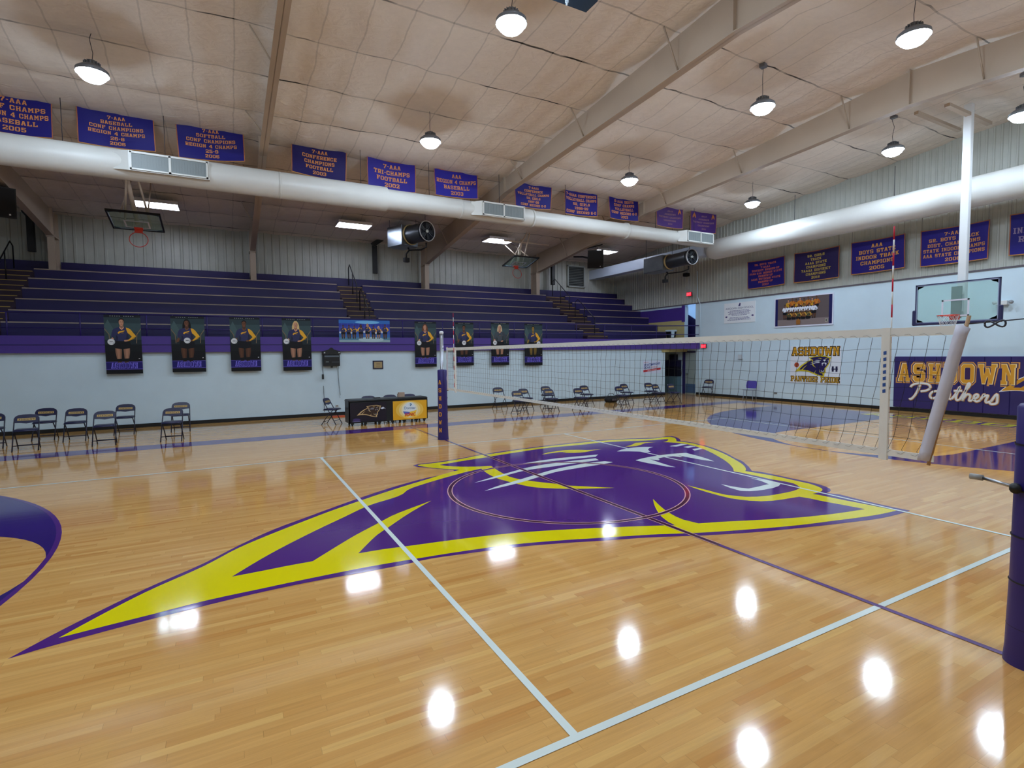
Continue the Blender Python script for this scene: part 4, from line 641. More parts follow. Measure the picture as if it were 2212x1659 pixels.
def banner(cor,lines,col,label,fnw,grp,sag=.05,txt=ORG,seed=0,fine=None):
    """cor: TL,TR,BL,BR as (s,z) in the banner plane; fnw(s,z,d)->world, d towards the viewer"""
    (TL,TR,BL,BR)=cor; rnd=random.Random(seed); ph=rnd.random()*6
    def fn(u,v,d):
        s=(BL[0]*(1-u)+BR[0]*u)*(1-v)+(TL[0]*(1-u)+TR[0]*u)*v; z=(BL[1]*(1-u)+BR[1]*u)*(1-v)+(TL[1]*(1-u)+TR[1]*u)*v
        z-=sag*4*u*(1-u)*(.55+.45*v); 
        return fnw(s,z,d+.012*math.sin(u*9+ph)*(.4+v*.6)+.008*math.sin(v*7+u*4))
    g=MB(); nx,ny=16,8; M1=ink(col)
    vs=[fn(i/nx,j/ny,0) for j in range(ny+1) for i in range(nx+1)]
    fq=[(j*(nx+1)+i,j*(nx+1)+i+1,(j+1)*(nx+1)+i+1,(j+1)*(nx+1)+i) for j in range(ny) for i in range(nx)]
    g.add(vs,fq,M1); g.add([fn(i/nx,j/ny,-.006) for j in range(ny+1) for i in range(nx+1)],[f[::-1] for f in fq],M1)
    E=ink((176,108,66)); 
    def strip(u0,u1,v0,v1,m,d=.004,n=12):
        if n==1:
            k_=10; vs=[fn(u,v0+(v1-v0)*j/k_,d) for j in range(k_+1) for u in (u0,u1)]
            g.add(vs,[(2*j,2*j+1,2*j+3,2*j+2) for j in range(k_)],m); return
        vs=[fn(u0+(u1-u0)*i/n,v,d) for v in (v0,v1) for i in range(n+1)]
        g.add(vs,[(i,i+1,n+2+i,n+1+i) for i in range(n)],m)
    strip(0,1,0,.022,ink((200,140,70))); strip(0,1,.978,1,E); strip(0,.014,0,1,E,.004,1); strip(.986,1,0,1,E,.004,1)
    o=g.build('banner'); tag(o,label,'banner',grp)
    q=MB(); T_=ink(txt)
    if lines:
        n=len(lines); H=.84/n; wmax=max(text_w(l) for l in lines); asp=abs(TR[0]-TL[0])/abs(TL[1]-BL[1])
        for i,l in enumerate(lines):
            h=H*.66; wd=min(.9,text_w(l)*h/10/asp*1.0)
            text(q,l,.5,.90-H*(i+1)+H*.2,h,T_,fn,.009,width=wd)
    else:
        F=ink((150,110,120))
        for i,(l,wd) in enumerate((('AAAA',.2),('ASHDOWN',.4),('DISTRICT CHAMPIONS',.8),('CHAMPIONS',.45),('2014',.16))):
            text(q,l,.5,.76-.15*i,.075,F,fn,.009,width=wd)
        for u in ((.86,) if seed%2 else (.14,.86)):
            q.flat([[(u-.05,.78),(u-.06,.66),(u-.02,.7),(u,.78),(u+.03,.7),(u+.06,.66),(u+.05,.8),(u,.93)]],ink((198,120,60)),fn,.009)
    q.build('lettering',o)
    q=MB()
    for u in (.02,.98):
        p=Vector(fn(u,1,0)); q.tube([p,(p[0],p[1],p[2]+(.0 if fine is None else fine)+.02)],.004,WIRE,4)
    q.build('tie_cord',o)
    return o
for i,(cor,ln,col,lb) in enumerate(BAN):
    banner(cor,ln,col,lb,lambda s,z,d:(s,9.2-d,z),'championship banners hung across the ceiling',sag=.07,seed=i)
RB_=[([(8.7,5.97),(6.95,5.95),(8.66,4.78),(6.93,4.8)],['SR. BOYS TRACK','7-AAAA','DISTRICT RUNNER-UP','AAAA-AAA INDOOR STATE','RUNNER-UP','AAAA OUTDOOR STATE','RUNNER-UP','2007'],(34,24,120),(214,112,80),'purple banner on the end wall, boys track runner-up 2007'),
([(6.53,5.96),(4.78,5.96),(6.54,4.79),(4.78,4.79)],['SR. GIRLS','TRACK','AAAA STATE','CHAMPIONS','7AAAA DISTRICT','CHAMPIONS','2018'],(42,30,84),(206,180,84),'dark purple banner with gold lettering on the end wall, girls track state champions'),
([(4.37,5.97),(2.64,5.96),(4.35,4.81),(2.62,4.82)],['AAA','BOYS STATE','INDOOR TRACK','CHAMPIONS','2005'],(38,26,128),(232,166,80),'purple banner on the end wall behind the net antenna, boys indoor track champions 2005'),
([(2.2,5.93),(.42,5.91),(2.18,4.77),(.44,4.76)],['7-AAA','SR. BOYS TRACK','DIST. CHAMPIONS','STATE INDOOR CHAMPS','AAA STATE CHAMPIONS','2006'],(38,26,134),(226,156,92),'purple banner crossed by the square white goal post'),
([(-.02,5.94),(-1.75,5.95),(-.03,4.76),(-1.77,4.71)],['STATE','INDOOR TRACK','RUNNER-UP','2004'],(34,28,126),(150,130,170),'purple banner cut by the right edge')]
for i,(cor,ln,col,tx,lb) in enumerate(RB_):
    banner(cor,ln,col,lb,lambda s,z,d:(15.45-d,s,z),'track banners on the end wall',sag=.03,txt=tx,seed=20+i,fine=.5)

# ---------------------------------------------------------------- printed people
def ell(cx,cy,rx,ry,n=14,a0=0): return [(cx+rx*math.cos(2*PI*i/n+a0),cy+ry*math.sin(2*PI*i/n+a0)) for i in range(n)]
def player(g,fn,u,v,s,skin,hair,hairlong=False,ball=(-.24,.56),d0=.004,mirror=1,jersey=(52,56,96),sleeve=(236,176,48),legs=True,xs=.86,lean=0):
    """figure printed on a poster: u,v base centre, s height in print units; local x -.5...5, y 0..1"""
    def F(l): return [(u+mirror*(x*xs+lean*(y-.5))*s,v+y*s) for x,y in l][::mirror]
    def sh(c_,k): return ink([min(255,q*k) for q in c_])
    S=ink(skin); S2=sh(skin,.78); H=ink(hair); J=ink(jersey); J2=sh(jersey,.72); Y=ink(sleeve); Y2=sh(sleeve,.8); K=ink((16,16,24))
    A=lambda l,m,k: g.flat([F(l)],m,fn,d0+k*.0006)
    if legs:
        for q in (-1,1):
            A([(q*.155,.36),(q*.15,.22),(q*.12,.06),(q*.1,.0),(q*.04,.0),(q*.03,.12),(q*.015,.34)][::-q],sh(skin,.72),0)
            A([(q*.13,.34),(q*.115,.2),(q*.095,.06),(q*.07,.06),(q*.06,.2),(q*.06,.34)][::-q],sh(skin,.86),1)
            A([(q*.13,.08),(q*.11,.0),(q*.03,.0),(q*.03,.08)][::-q],sh(skin,.4),2)
    A([(-.15,.52),(-.175,.42),(-.165,.32),(-.02,.3),(0,.345),(.02,.3),(.165,.32),(.175,.42),(.15,.52)],K,3)
    if hairlong: A([(-.07,.93),(-.095,.86),(-.1,.76),(-.12,.68),(-.08,.64),(-.05,.7),(.05,.7),(.08,.64),(.125,.69),(.1,.78),(.095,.87),(.07,.94),(.03,.985),(-.03,.985)],H,4)
    A([(-.045,.75),(-.035,.86),(.035,.86),(.045,.75),(.0,.72)],S2,5)
    A([(-.05,.785),(-.13,.765),(-.185,.73),(-.215,.65),(-.225,.58),(-.2,.545),(-.155,.585),(-.14,.63),(-.145,.55),(-.15,.49),(0,.475),(.15,.49),(.145,.56),(.13,.63),(.16,.72),(.13,.765),(.05,.785),(.03,.745),(0,.725),(-.03,.745)],J,6)
    A([(.13,.64),(.14,.55),(.15,.49),(.06,.48),(.09,.56),(.1,.64)],J2,7); A([(-.12,.62),(-.13,.54),(-.145,.5),(-.09,.49),(-.08,.56)],J2,7)
    A([(.09,.775),(.14,.765),(.19,.73),(.245,.655),(.29,.6),(.295,.575),(.25,.53),(.17,.49),(.13,.475),(.115,.5),(.16,.53),(.205,.575),(.165,.62),(.12,.66),(.1,.72)],Y,8)
    A([(.295,.575),(.25,.53),(.17,.49),(.13,.475),(.13,.485),(.2,.52),(.26,.57)],Y2,9)
    A([(.13,.51),(.1,.505),(.05,.5),(.035,.48),(.06,.465),(.12,.475)],S,10)
    A([(-.09,.655),(-.06,.69),(0,.7),(.06,.715),(.05,.69),(0,.675),(-.05,.655),(-.06,.635)],Y,10); A([(-.04,.66),(.02,.67),(.05,.65),(.0,.645)],ink((120,90,70)),11)
    A([(-.05,.785),(-.03,.745),(0,.725),(.03,.745),(.05,.785),(.042,.79),(0,.745),(-.042,.79)],sh(skin,1.15),11)
    A([(-.2,.56),(-.235,.52),(-.25,.47),(-.225,.445),(-.19,.47),(-.17,.53)],S,9)
    A([(-.052,.9),(-.05,.865),(-.035,.83),(-.012,.812),(.012,.812),(.035,.83),(.05,.865),(.052,.9),(.045,.945),(0,.965),(-.045,.945)],S,12)
    A([(.015,.82),(.035,.832),(.05,.865),(.052,.9),(.045,.945),(.02,.955),(.035,.9),(.03,.85)],S2,13)
    A([(-.056,.895),(-.062,.93),(-.045,.965),(0,.985),(.045,.965),(.062,.93),(.056,.895),(.046,.925),(.03,.945),(-.01,.95),(-.046,.93)],H,14)
    for e in (-.022,.022): A(ell(e,.893,.009,.005,6)[::mirror][::mirror],ink((34,24,24)),15); A([(e-.012,.908),(e+.012,.908),(e+.01,.913),(e-.01,.913)],H,15)
    A([(-.004,.885),(.006,.885),(.008,.866),(-.006,.866)],S2,15); A([(-.018,.848),(.018,.848),(.012,.838),(-.012,.838)],ink((156,84,76)),15)
    if ball:
        bx=ball[0]*.95; by=ball[1]-.06
        A(ell(bx,by,.078,.067,18),ink((222,224,226)),16); A([(bx+.02,by-.055),(bx+.06,by-.035),(bx+.075,by),(bx+.06,by+.03),(bx+.05,by-.01)],ink((176,180,186)),17); A([(bx-.035,by+.008),(bx+.035,by+.008),(bx+.035,by-.004),(bx-.035,by-.004)],ink((60,60,74)),18)
def poster(x0,x1,z0,z1,skin,hair,long_,ball,label,mir=1,jersey=(48,52,92),sleeve=(236,176,48)):
    w_=x1-x0; h_=z1-z0
    fn=lambda u,v,d:(x0+u,12.15-d,z0+v)
    g=MB(); g.box(x0,x1,12.15,12.156,z0,z1,ink((12,14,20)))
    bands=[(.38,.5,(16,22,26)),(.5,.58,(30,42,48)),(.58,.72,(48,66,72)),(.72,.86,(58,80,84)),(.86,.96,(44,62,68)),(.96,1,(16,20,26))]
    for a,b_,c_ in bands: g.flat([[(0,a*h_),(w_,a*h_),(w_,b_*h_),(0,b_*h_)]],ink(c_),fn,.001)
    g.flat([[(w_*.1,h_*.92),(w_*.3,h_*.7),(w_*.2,h_*.6),(0,h_*.8)]],ink((70,94,96)),fn,.0015)
    for s in (0,1):
        X=lambda q:(q if s==0 else 1-q)*w_
        L_=[(X(.0),h_*.76),(X(.11),h_*.67),(X(.13),h_*.52),(X(.15),h_*.52),(X(.13),h_*.675),(X(.0),h_*.78)]
        g.flat([L_],ink((132,112,86)),fn,.002)
    g.box(x0,x1,12.148,12.15,z0+h_*.07,z0+h_*.205,ink((30,24,104)))
    for a in (.075,.2): g.flat([[(0,a*h_),(w_,a*h_),(w_,(a+.006)*h_),(0,(a+.006)*h_)]],ink((120,104,220)),fn,.004)
    text(g,'ASHDOWN',w_*.5,h_*.095,h_*.09,ink((128,116,226)),fn,.005,width=w_*.72,e=.5); text(g,'ASHDOWN',w_*.5,h_*.1,h_*.08,ink((52,44,140)),fn,.006,width=w_*.66)
    g.flat([[(w_*.76,h_*.245),(w_*.94,h_*.25),(w_*.94,h_*.262),(w_*.76,h_*.258)]],ink((205,205,212)),fn,.004)
    for i in range(11):
        if i!=5: g.flat([[(w_*(.16+i*.062),h_*.975),(w_*(.19+i*.062),h_*.975),(w_*(.19+i*.062),h_*.984),(w_*(.16+i*.062),h_*.984)]],ink((150,156,160)),fn,.004)
    player(g,fn,w_*.47,h_*.19,h_*.77,skin,hair,long_,ball,mirror=mir,jersey=jersey,sleeve=sleeve)
    g.flat([[(w_*.1,h_*.21),(w_*.9,h_*.21),(w_*.9,h_*.27),(w_*.1,h_*.245)]],ink((12,14,20)),fn,.011)
    o=g.build('player_poster'); tag(o,label,'poster','player posters hung from the bleacher rail')
    q=MB()
    for u in (.06,.94): q.tube([(x0+w_*u,12.153,z1-.01),(x0+w_*u,12.22,z1+.045)],.006,WIRE,4)
    q.build('tie',o)
LT=(206,150,120); DK=(112,72,50)
poster(-7.69,-6.82,1.62,3.33,LT,(40,26,22),False,(-.24,.52),'dark volleyball player poster farthest left, player with short dark hair')
poster(-6.08,-5.2,1.63,3.33,DK,(16,12,12),True,(0,.55),'dark player poster, ball held in front, second from the left',)
poster(-4.51,-3.65,1.62,3.34,DK,(20,14,12),False,(-.27,.54),'dark player poster, third from the left, player in yellow sleeve')
poster(-2.99,-2.1,1.6,3.34,LT,(222,190,130),True,(-.27,.54),'dark player poster with long blonde hair, just left of the black wall box')
poster(1.53,2.37,1.63,3.32,LT,(110,60,36),True,(-.22,.5),'dark player poster with brown hair, left of the silver net post')
poster(3.14,3.91,1.65,3.32,DK,(24,16,14),False,(.0,.5),'dark player poster behind the net antenna')
poster(4.68,5.49,1.63,3.35,LT,(214,190,150),True,(-.2,.5),'dark player poster with pale blonde hair and grey top, behind the net',jersey=(70,78,86),sleeve=(60,66,76))
poster(6.22,7.08,1.6,3.33,(150,120,50),(20,14,12),False,(.24,.5),'dark player poster farthest right, figure in a yellow sleeve',mir=1)
# team banner
x0,x1,z0,z1=-1.18,.6,2.55,3.33; w_=x1-x0; h_=z1-z0
fn=lambda u,v,d:(x0+u,12.15-d,z0+v); g=MB(); g.box(x0,x1,12.15,12.156,z0,z1,ink((42,56,140)))
for a,b_,c_ in ((0,.1,(150,176,186)),(.1,.22,(88,132,160)),(.22,.36,(58,110,176)),(.36,.5,(60,96,180)),(.5,.7,(66,76,170)),(.7,.84,(44,60,160)),(.84,1,(50,110,190))): g.flat([[(0,a*h_),(w_,a*h_),(w_,b_*h_),(0,b_*h_)]],ink(c_),fn,.001)
g.flat([ell(w_*.55,h_*.9,w_*.24,h_*.07,20)],ink((120,190,236)),fn,.002); g.flat([ell(w_*.62,h_*.12,w_*.25,h_*.12,20)],ink((176,200,208)),fn,.002)
for i in range(9): g.flat([[(w_*(.05+i*.11),h_*.2),(w_*(.053+i*.11),h_*.2),(w_*(.06+i*.11),h_*.85),(w_*(.057+i*.11),h_*.85)]],ink((110,110,210)),fn,.002)
for i,(u,sc,sk,hr,lg,mi) in enumerate(((.08,.62,DK,(20,16,16),False,1),(.19,.62,DK,(24,18,16),False,1),(.29,.6,DK,(20,14,14),False,1),(.42,.66,DK,(30,20,16),True,-1),(.55,.7,LT,(190,150,90),True,1),(.67,.62,DK,(20,16,16),False,1),(.77,.6,LT,(226,206,160),True,1),(.9,.68,DK,(60,40,30),False,1))):
    player(g,fn,w_*u,h_*.16,h_*sc,sk,hr,lg,(-.26,.5) if i in (0,2,4,6,7) else None,d0=.004+i*.0001,mirror=mi)
tm=g.build('team_banner'); tag(tm,'blue team banner with eight volleyball players hung on the bleacher rail','banner')
q=MB()
for u in (.03,.97): q.tube([(x0+w_*u,12.153,z1-.01),(x0+w_*u,12.22,z1+.045)],.006,WIRE,4)
q.build('tie',tm)
# team photograph on the end wall
ya,yb,z0,z1=7.44,5.02,3.06,4.27; w_=ya-yb; h_=z1-z0
fn=lambda u,v,d:(15.56-d,ya-u,z0+v); g=MB(); g.box(15.56,15.598,yb,ya,z0,z1,ink((222,226,240)))
def rc(g,u0,u1,v0,v1,c_,d,fn): g.flat([[(u0,v0),(u1,v0),(u1,v1),(u0,v1)]],ink(c_),fn,d)
rc(g,.04,w_-.04,.05,h_-.05,(96,84,84),.001,fn); rc(g,.04,w_-.04,.05,.3,(132,118,116),.002,fn); rc(g,.04,.15,.05,h_-.05,(24,24,84),.003,fn); rc(g,w_-.16,w_-.04,.05,h_-.05,(24,24,84),.003,fn)
for i in range(8):
    u=.62+i*.165; v=.5+.05*(i%2); 
    player(g,fn,u,v,.62,DK if i%3 else LT,(24,18,16),False,None,d0=.004+i*.0001,jersey=(196,120,34) if i%2 else (200,150,30),sleeve=(176,90,30),legs=False)
for i in range(7):
    u=.48+i*.2; player(g,fn,u,.3,.62,DK,(26,20,18),False,None,d0=.012+i*.0001,jersey=(226,230,240),sleeve=(226,230,240),legs=i in (0,6))
for i in range(5):
    u=.66+i*.2; player(g,fn,u,.1,.6,DK,(20,16,14),False,None,d0=.020+i*.0001,jersey=(120,74,34) if i%2 else (74,74,50),sleeve=(200,150,60),legs=False)
g.flat([[(.98,.08),(1.14,.08),(1.15,.24),(1.06,.32),(.97,.24)]],ink((150,96,40)),fn,.03); rc(g,w_-.3,w_-.2,.13,.24,(200,200,170),.004,fn); rc(g,w_-.285,w_-.215,.145,.225,(90,84,80),.005,fn)
tag(g.build('team_photograph'),'framed team photograph with white border and rows of basketball players','picture')
# school sign
ya,yb,z0,z1=9.99,8.37,3.37,4.28; w_=ya-yb; fn=lambda u,v,d:(15.58-d,ya-u,z0+v); g=MB(); g.box(15.58,15.598,yb,ya,z0,z1,ink((232,236,240))); NV=ink((60,56,110))
sans(g,'ASHDOWN HIGH SCHOOL',w_/2,.62,.085,NV,fn,.002,width=1.45)
g.flat([[(w_/2-.06,.74),(w_/2+.02,.89),(w_/2+.07,.86),(w_/2+.05,.74)]],NV,fn,.002)
for i,wd in enumerate((1.0,1.2,1.05,1.15,.8,0,1.0,1.1,1.25)):
    if wd:
        a=w_/2-wd/2
        while a<w_/2+wd/2-.04:
            l=random.uniform(.05,.13); rc(g,a,min(a+l,w_/2+wd/2),.54-i*.052,.565-i*.052,(120,118,158),.002,fn); a+=l+.02
for s in (-1,1): g.flat([[(w_/2+s*.68,.33),(w_/2+s*.6,.3),(w_/2+s*.7,.24),(w_/2+s*.75,.3)][::(1 if s<0 else -1)]],ink((74,60,120)),fn,.002)
tag(g.build('school_sign'),'white paper sign with the school name high on the end wall','sign')
# panther emblem drawn on a sign: u0,v0 lower-left of box, scale
LX0=min(p[0] for p in LOGO['outer']); LX1=max(p[0] for p in LOGO['outer']); LY0=min(p[1] for p in LOGO['outer']); LY1=max(p[1] for p in LOGO['outer'])
def emblem(g,fn,u0,v0,wd,d,c_out,c_band,c_in,c_mark,white=(226,230,236),ht=None):
    sx=wd/(LX1-LX0); sy=sx if ht is None else ht/(LY1-LY0)
    for k,c_,l in (('outer',c_out,0),('yellow',c_band,1),('inner',c_in,2),('earA',c_mark,3),('earB',c_mark,3),('wh1',white,3),('wh2',white,3),('wh3',white,3),('brow',white,3),('eye',white,3),('fang',white,3),('d1',white,3),('d2',white,3),('d3',white,3)):
        if c_ is None: continue
        g.flat([[(u0+(x-LX0)*sx,v0+(y-LY0)*sy) for x,y in LOGO[k]]],ink(c_),fn,d+l*.0012)
# panther pride sign
ya,yb,z0,z1=6.7,4.7,.8,2.27; w_=ya-yb; h_=z1-z0; fn=lambda u,v,d:(15.575-d,ya-u,z0+v); g=MB(); g.box(15.575,15.598,yb,ya,z0,z1,ink((226,230,236)))
text(g,'ASHDOWN',w_/2,1.09,.34,ink((60,46,30)),fn,.001,width=w_*.95,e=.6,gap=.8); text(g,'ASHDOWN',w_/2,1.1,.32,ink((206,150,34)),fn,.003,width=w_*.93,gap=1)
text(g,'PANTHER PRIDE',w_/2,.06,.21,ink((60,46,30)),fn,.001,width=w_*.97,e=.6,gap=.8); text(g,'PANTHER PRIDE',w_/2,.065,.2,ink((196,150,40)),fn,.003,width=w_*.95,gap=1)
emblem(g,fn,.2,.27,1.45,.004,(206,186,40),(206,186,40),(36,26,84),(206,186,40),ht=.82)
g.flat([ell(.27,.72,.1,.1,18)],ink((186,78,44)),fn,.008); rc(g,.265,.275,.62,.82,(60,30,20),.009,fn); rc(g,.17,.37,.715,.725,(60,30,20),.009,fn)
for a in (-1,1): g.flat([[(1.78+a*.07-.035,.48),(1.78+a*.07+.035,.48),(1.78+a*.07+.035,.68),(1.78+a*.07-.035,.68)]],ink((36,34,70)),fn,.008)
rc(g,1.66,1.9,.565,.595,(36,34,70),.009,fn)
tag(g.build('panther_pride_sign'),'white sign with gold lettering and a purple panther head','sign')
# sportsmanship sign
x0,x1,z0,z1=12.78,13.92,1.08,1.7; w_=x1-x0; fn=lambda u,v,d:(x0+u,12.285-d,z0+v); g=MB(); g.box(x0,x1,12.285,12.298,z0,z1,ink((214,222,240)))
BL=(40,62,150); RD=(196,48,58)
sans(g,'THIS IS A',.2,.5,.06,ink(RD),fn,.002,width=.3,rot=.1); sans(g,'SPORTSMANSHIP',w_*.5,.385,.11,ink(BL),fn,.002,width=w_*.9,bold=.02,rot=.08)
sans(g,'ZONE',.26,.23,.11,ink(BL),fn,.002,width=.42,bold=.02,rot=.08); sans(g,'ENFORCED',.72,.28,.06,ink(RD),fn,.002,width=.4,rot=.08)
g.flat([[(.02,.06),(w_-.02,.17),(w_-.02,.27),(.02,.16)]],ink(RD),fn,.002); sans(g,'ARKANSAS',w_*.5,.13,.06,ink((236,230,236)),fn,.004,width=.6,rot=.09)
tag(g.build('sportsmanship_sign'),'white sign with blue and red slanted lettering low on the wall behind the net','sign')
# wall pad
t=empty('wall_pad',(15.5,0,0)); tag(t,'dark purple padded wall mat with large gold and white lettering under the far goal','wall padding')
PADM=mat('pad_vinyl',(46,36,100),rough=.42,noise=.06,nscale=2)
y=2.88; 
while y>-4.6:
    g=MB(); g.box(0,.09,y-.608,y-.002,.13,1.85,PADM,bev=.012); g.build('pad_panel',t); y-=.61
fn=lambda u,v,d:(-d,2.8-u,.13+v)
g=MB()
text(g,'ASHDOWN',1.58,.875,.63,ink((226,160,80)),fn,.002,width=3.12,gap=1.9,e=.75,holes=False)
text(g,'ASHDOWN',1.58,.885,.61,ink((58,36,84)),fn,.004,width=3.08,gap=2.1,e=.45,holes=False)
text(g,'ASHDOWN',1.58,.89,.6,ink((248,220,160)),fn,.006,width=3.04,gap=2.3,e=.2)
text(g,'ASHDOWN',1.58,.9,.58,ink((220,156,48)),fn,.008,width=3.0,gap=2.6)
g.build('school_lettering',t)
g=MB(); fe=lambda u,v,d: fn(2.72+u,.4+v,d)
emblem(g,fe,0,0,2.6,.002,(236,236,240),(214,150,40),(46,36,100),(214,150,40),ht=1.3); g.build('panther_emblem',t)
# script: one continuous brush line
SCR=[[(0,.42),(.05,.5),(.2,.56),(.42,.55),(.5,.45),(.42,.34),(.26,.3)],[(.24,.52),(.2,.36),(.12,.16),(.02,.02),(-.02,.06)],
[(.74,.26),(.66,.33),(.54,.28),(.5,.16),(.56,.09),(.66,.14),(.74,.26),(.72,.12),(.78,.09)],[(.78,.1),(.84,.3),(.83,.1),(.9,.26),(.97,.28),(.96,.12),(1.02,.1)],[(1.02,.1),(1.12,.28),(1.2,.5),(1.12,.2),(1.14,.08),(1.2,.1)],[(1.06,.36),(1.26,.38)],
[(1.2,.08),(1.32,.36),(1.42,.56),(1.4,.62),(1.36,.52),(1.27,.06)],[(1.29,.14),(1.37,.27),(1.44,.24),(1.42,.09),(1.48,.09)],[(1.48,.1),(1.6,.2),(1.6,.28),(1.54,.26),(1.52,.14),(1.58,.07),(1.66,.12)],[(1.66,.12),(1.74,.3),(1.73,.24),(1.82,.27),(1.78,.12),(1.8,.06),(1.88,.1)],[(1.88,.08),(2.0,.32),(2.02,.16),(2.0,.05),(1.9,.02),(1.86,.06)]]
def cr(pts,n=5):
    P=[Vector((p[0],p[1],0)) for p in pts]; out=[]
    for i in range(len(P)-1):
        a=P[max(i-1,0)];b=P[i];c_=P[i+1];d_=P[min(i+2,len(P)-1)]
        for k in range(n):
            s=k/n; out.append(.5*((2*b)+(c_-a)*s+(2*a-5*b+4*c_-d_)*s*s+(3*b-a-3*c_+d_)*s**3))
    out.append(P[-1]); return out
for (nm,r_,c_,dd) in (('script_outline',.052,(208,150,90),.0),('script_lettering',.034,(228,228,226),.012)):
    g=MB()
    for li,l in enumerate(SCR):
        pts=[Vector((-.004-dd*.4, 2.36-p.x*1.12, .40+p.y*1.0)) for p in cr(l)]
        o_=len(g.v); g.tube(pts,r_,ink(c_),8)
        for i in range(o_,len(g.v)):
            v=g.v[i]; g.v[i]=((v[0])*.12-.004-dd-.0004*li,v[1],v[2])
    g.build(nm,t)

# ---------------------------------------------------------------- volleyball posts and net
STEEL=mat('steel',(170,172,175),rough=.3,metal=1); ALU=mat('aluminium',(176,182,190),rough=.32,metal=.85); VINYL=mat('post_vinyl',(44,32,110),rough=.4,noise=.08,nscale=3)
GOLD=ink((226,160,60))
def post(y,label,letter_ang,face):
    t=empty('net_post',(0,y,0)); tag(t,label,'net post','volleyball net posts')
    g=MB(); g.cyl((0,0,0),(0,0,2.58),.045,ALU,20); g.lathe([(.047,2.58),(.052,2.6),(.052,2.63),(.03,2.645),(0,2.645)],mat('cap_white',(220,222,226),rough=.4),20); g.build('pole',t)
    g=MB(); g.lathe([(.135,0),(.128,.1),(.118,.6),(.115,1.2),(.113,1.69),(.1,1.71),(.05,1.715)],VINYL,28); g.build('pad',t)
    g=MB()
    for z in (.25,.55,.85,1.15,1.45): g.lathe([(.1205-.0,z-.006),(.128-.01*(z/1.7),z),(.1205,z+.006)],mat('seam_black',(12,10,24),rough=.5),28)
    if face=='near': g.build('pad_seam',t)
    def fn(u,v,d):
        a=letter_ang+u/.12; rr=.129-.012*min(1,v)+d; return (rr*math.cos(a),rr*math.sin(a),v)
    g=MB()
    for i,c in enumerate('ASHDOWN'): text(g,c,0,1.36-.195*i,.1,GOLD,fn,.004,width=.075)
    g.build('lettering',t)
    g=MB()
    for i in range(9): g.cyl((.1*math.cos(-.5),.1*math.sin(-.5)+.03,.12+.18*i),(.135*math.cos(-.5),.135*math.sin(-.5)+.03,.12+.18*i),.012,VINYL,8)
    g.build('strap_tab',t)
    return t
p1=post(5.33,'silver volleyball post in purple padding with gold letters, beside the scorers table',math.atan2(-6.7-5.3,-4.5)-.55,'far')
p2=post(-5.38,'purple padded volleyball post cut by the right edge of the picture',math.atan2(-6.7+5.4,-4.5)+2.2,'near')
g=MB(); g.cyl((-.11,.06,1.17),(-.06,.26,1.19),.012,STEEL,10); g.cyl((-.06,.26,1.19),(-.06,.33,1.19),.02,mat('grip',(150,150,146),rough=.4),10); g.cyl((-.1,.08,1.17),(-.16,.06,1.17),.03,BLACK,12); g.build('winch_handle',p2)
t=empty('volleyball_net',(0,0,0)); tag(t,'black mesh volleyball net with white tapes stretched between the two posts','net')
NETM=mat('net_cord',(22,28,26),rough=.7); TAPE=mat('net_tape',(246,248,244),rough=.55,noise=.04,nscale=6)
NY=4.96
def ny(v,z): return v-(.0+(2.2-z)*.12*(-v/5 if v<0 else 0)*-1) if False else v+(2.2-z)*.16*max(0,-v)/5
g=MB(); N_=100
rn=random.Random(3)
for i in range(1,N_):
    y=-NY+2*NY*i/N_; pts=[]
    w0=rn.uniform(-.006,.006)
    for j in range(10):
        z=2.17-.0975*j; 
        pts.append((.004*math.sin(i+j),ny(y,z)+w0+.004*math.sin(j*2.1+i*.7)+(.02*(1 if y<0 else .3) if j==9 else 0),z-.004*math.sin(i*1.3+j)))
    pts.append((0,ny(y,1.25)-.012,1.262))
    g.tube(pts,.0016,NETM,4,cap=False,smooth=False)
for j in range(1,9):
    z=2.17-.0975*j; pts=[]
    for i in range(0,N_+1,2):
        y=-NY+2*NY*i/N_; pts.append((0,ny(y,z),z-.008*math.sin(i*.7+j)*.6-.004*(i%4==0)))
    g.tube(pts,.0016,NETM,4,cap=False,smooth=False)
g.build('net_mesh',t)
g=MB(); g.box(-.006,.006,-NY,NY,2.17,2.235,TAPE); g.build('top_tape',t)
g=MB(); yb=ny(-NY,1.25)
for k in range(24):
    a=yb+(NY-yb)*k/24; b_=yb+(NY-yb)*(k+1)/24
    g.box(-.005,.005,a,b_,1.235,1.285,TAPE)
g.build('bottom_tape',t)
g=MB(); g.tube([(0,NY,2.2),(0,5.33,2.235)],.004,WIRE,5); g.tube([(0,NY,1.26),(0,5.2,1.2)],.003,WIRE,5); g.tube([(0,-NY,2.24),(0,-5.3,2.26)],.004,WIRE,5)
# s-hook next to the near end
pts=[]
for i in range(25):
    a=i/24*2*PI; pts.append((0,-5.13-.055*math.cos(a*1.0)*-1-.0,2.235+.022*math.sin(2*a)))
g.tube(pts,.006,mat('hook_dark',(70,74,84),rough=.4,metal=.7),6)
g.build('net_cable',t)
# loops of lacing over the tapes
g=MB()
for i in range(1,N_):
    y=-NY+2*NY*i/N_
    g.tube([(-.009,ny(y,2.17),2.165),(-.009,ny(y,2.17)+.03,2.185),(-.009,ny(y,2.17)+.06,2.18)],.0013,mat('lace_grey',(150,150,150),rough=.7),4,cap=False)
    g.tube([(-.008,ny(y,1.26)-.01,1.29),(-.008,ny(y,1.26)+.02,1.262),(-.008,ny(y,1.26)+.05,1.268)],.0012,_m['lace_grey'],4,cap=False)
g.build('lacing',t)
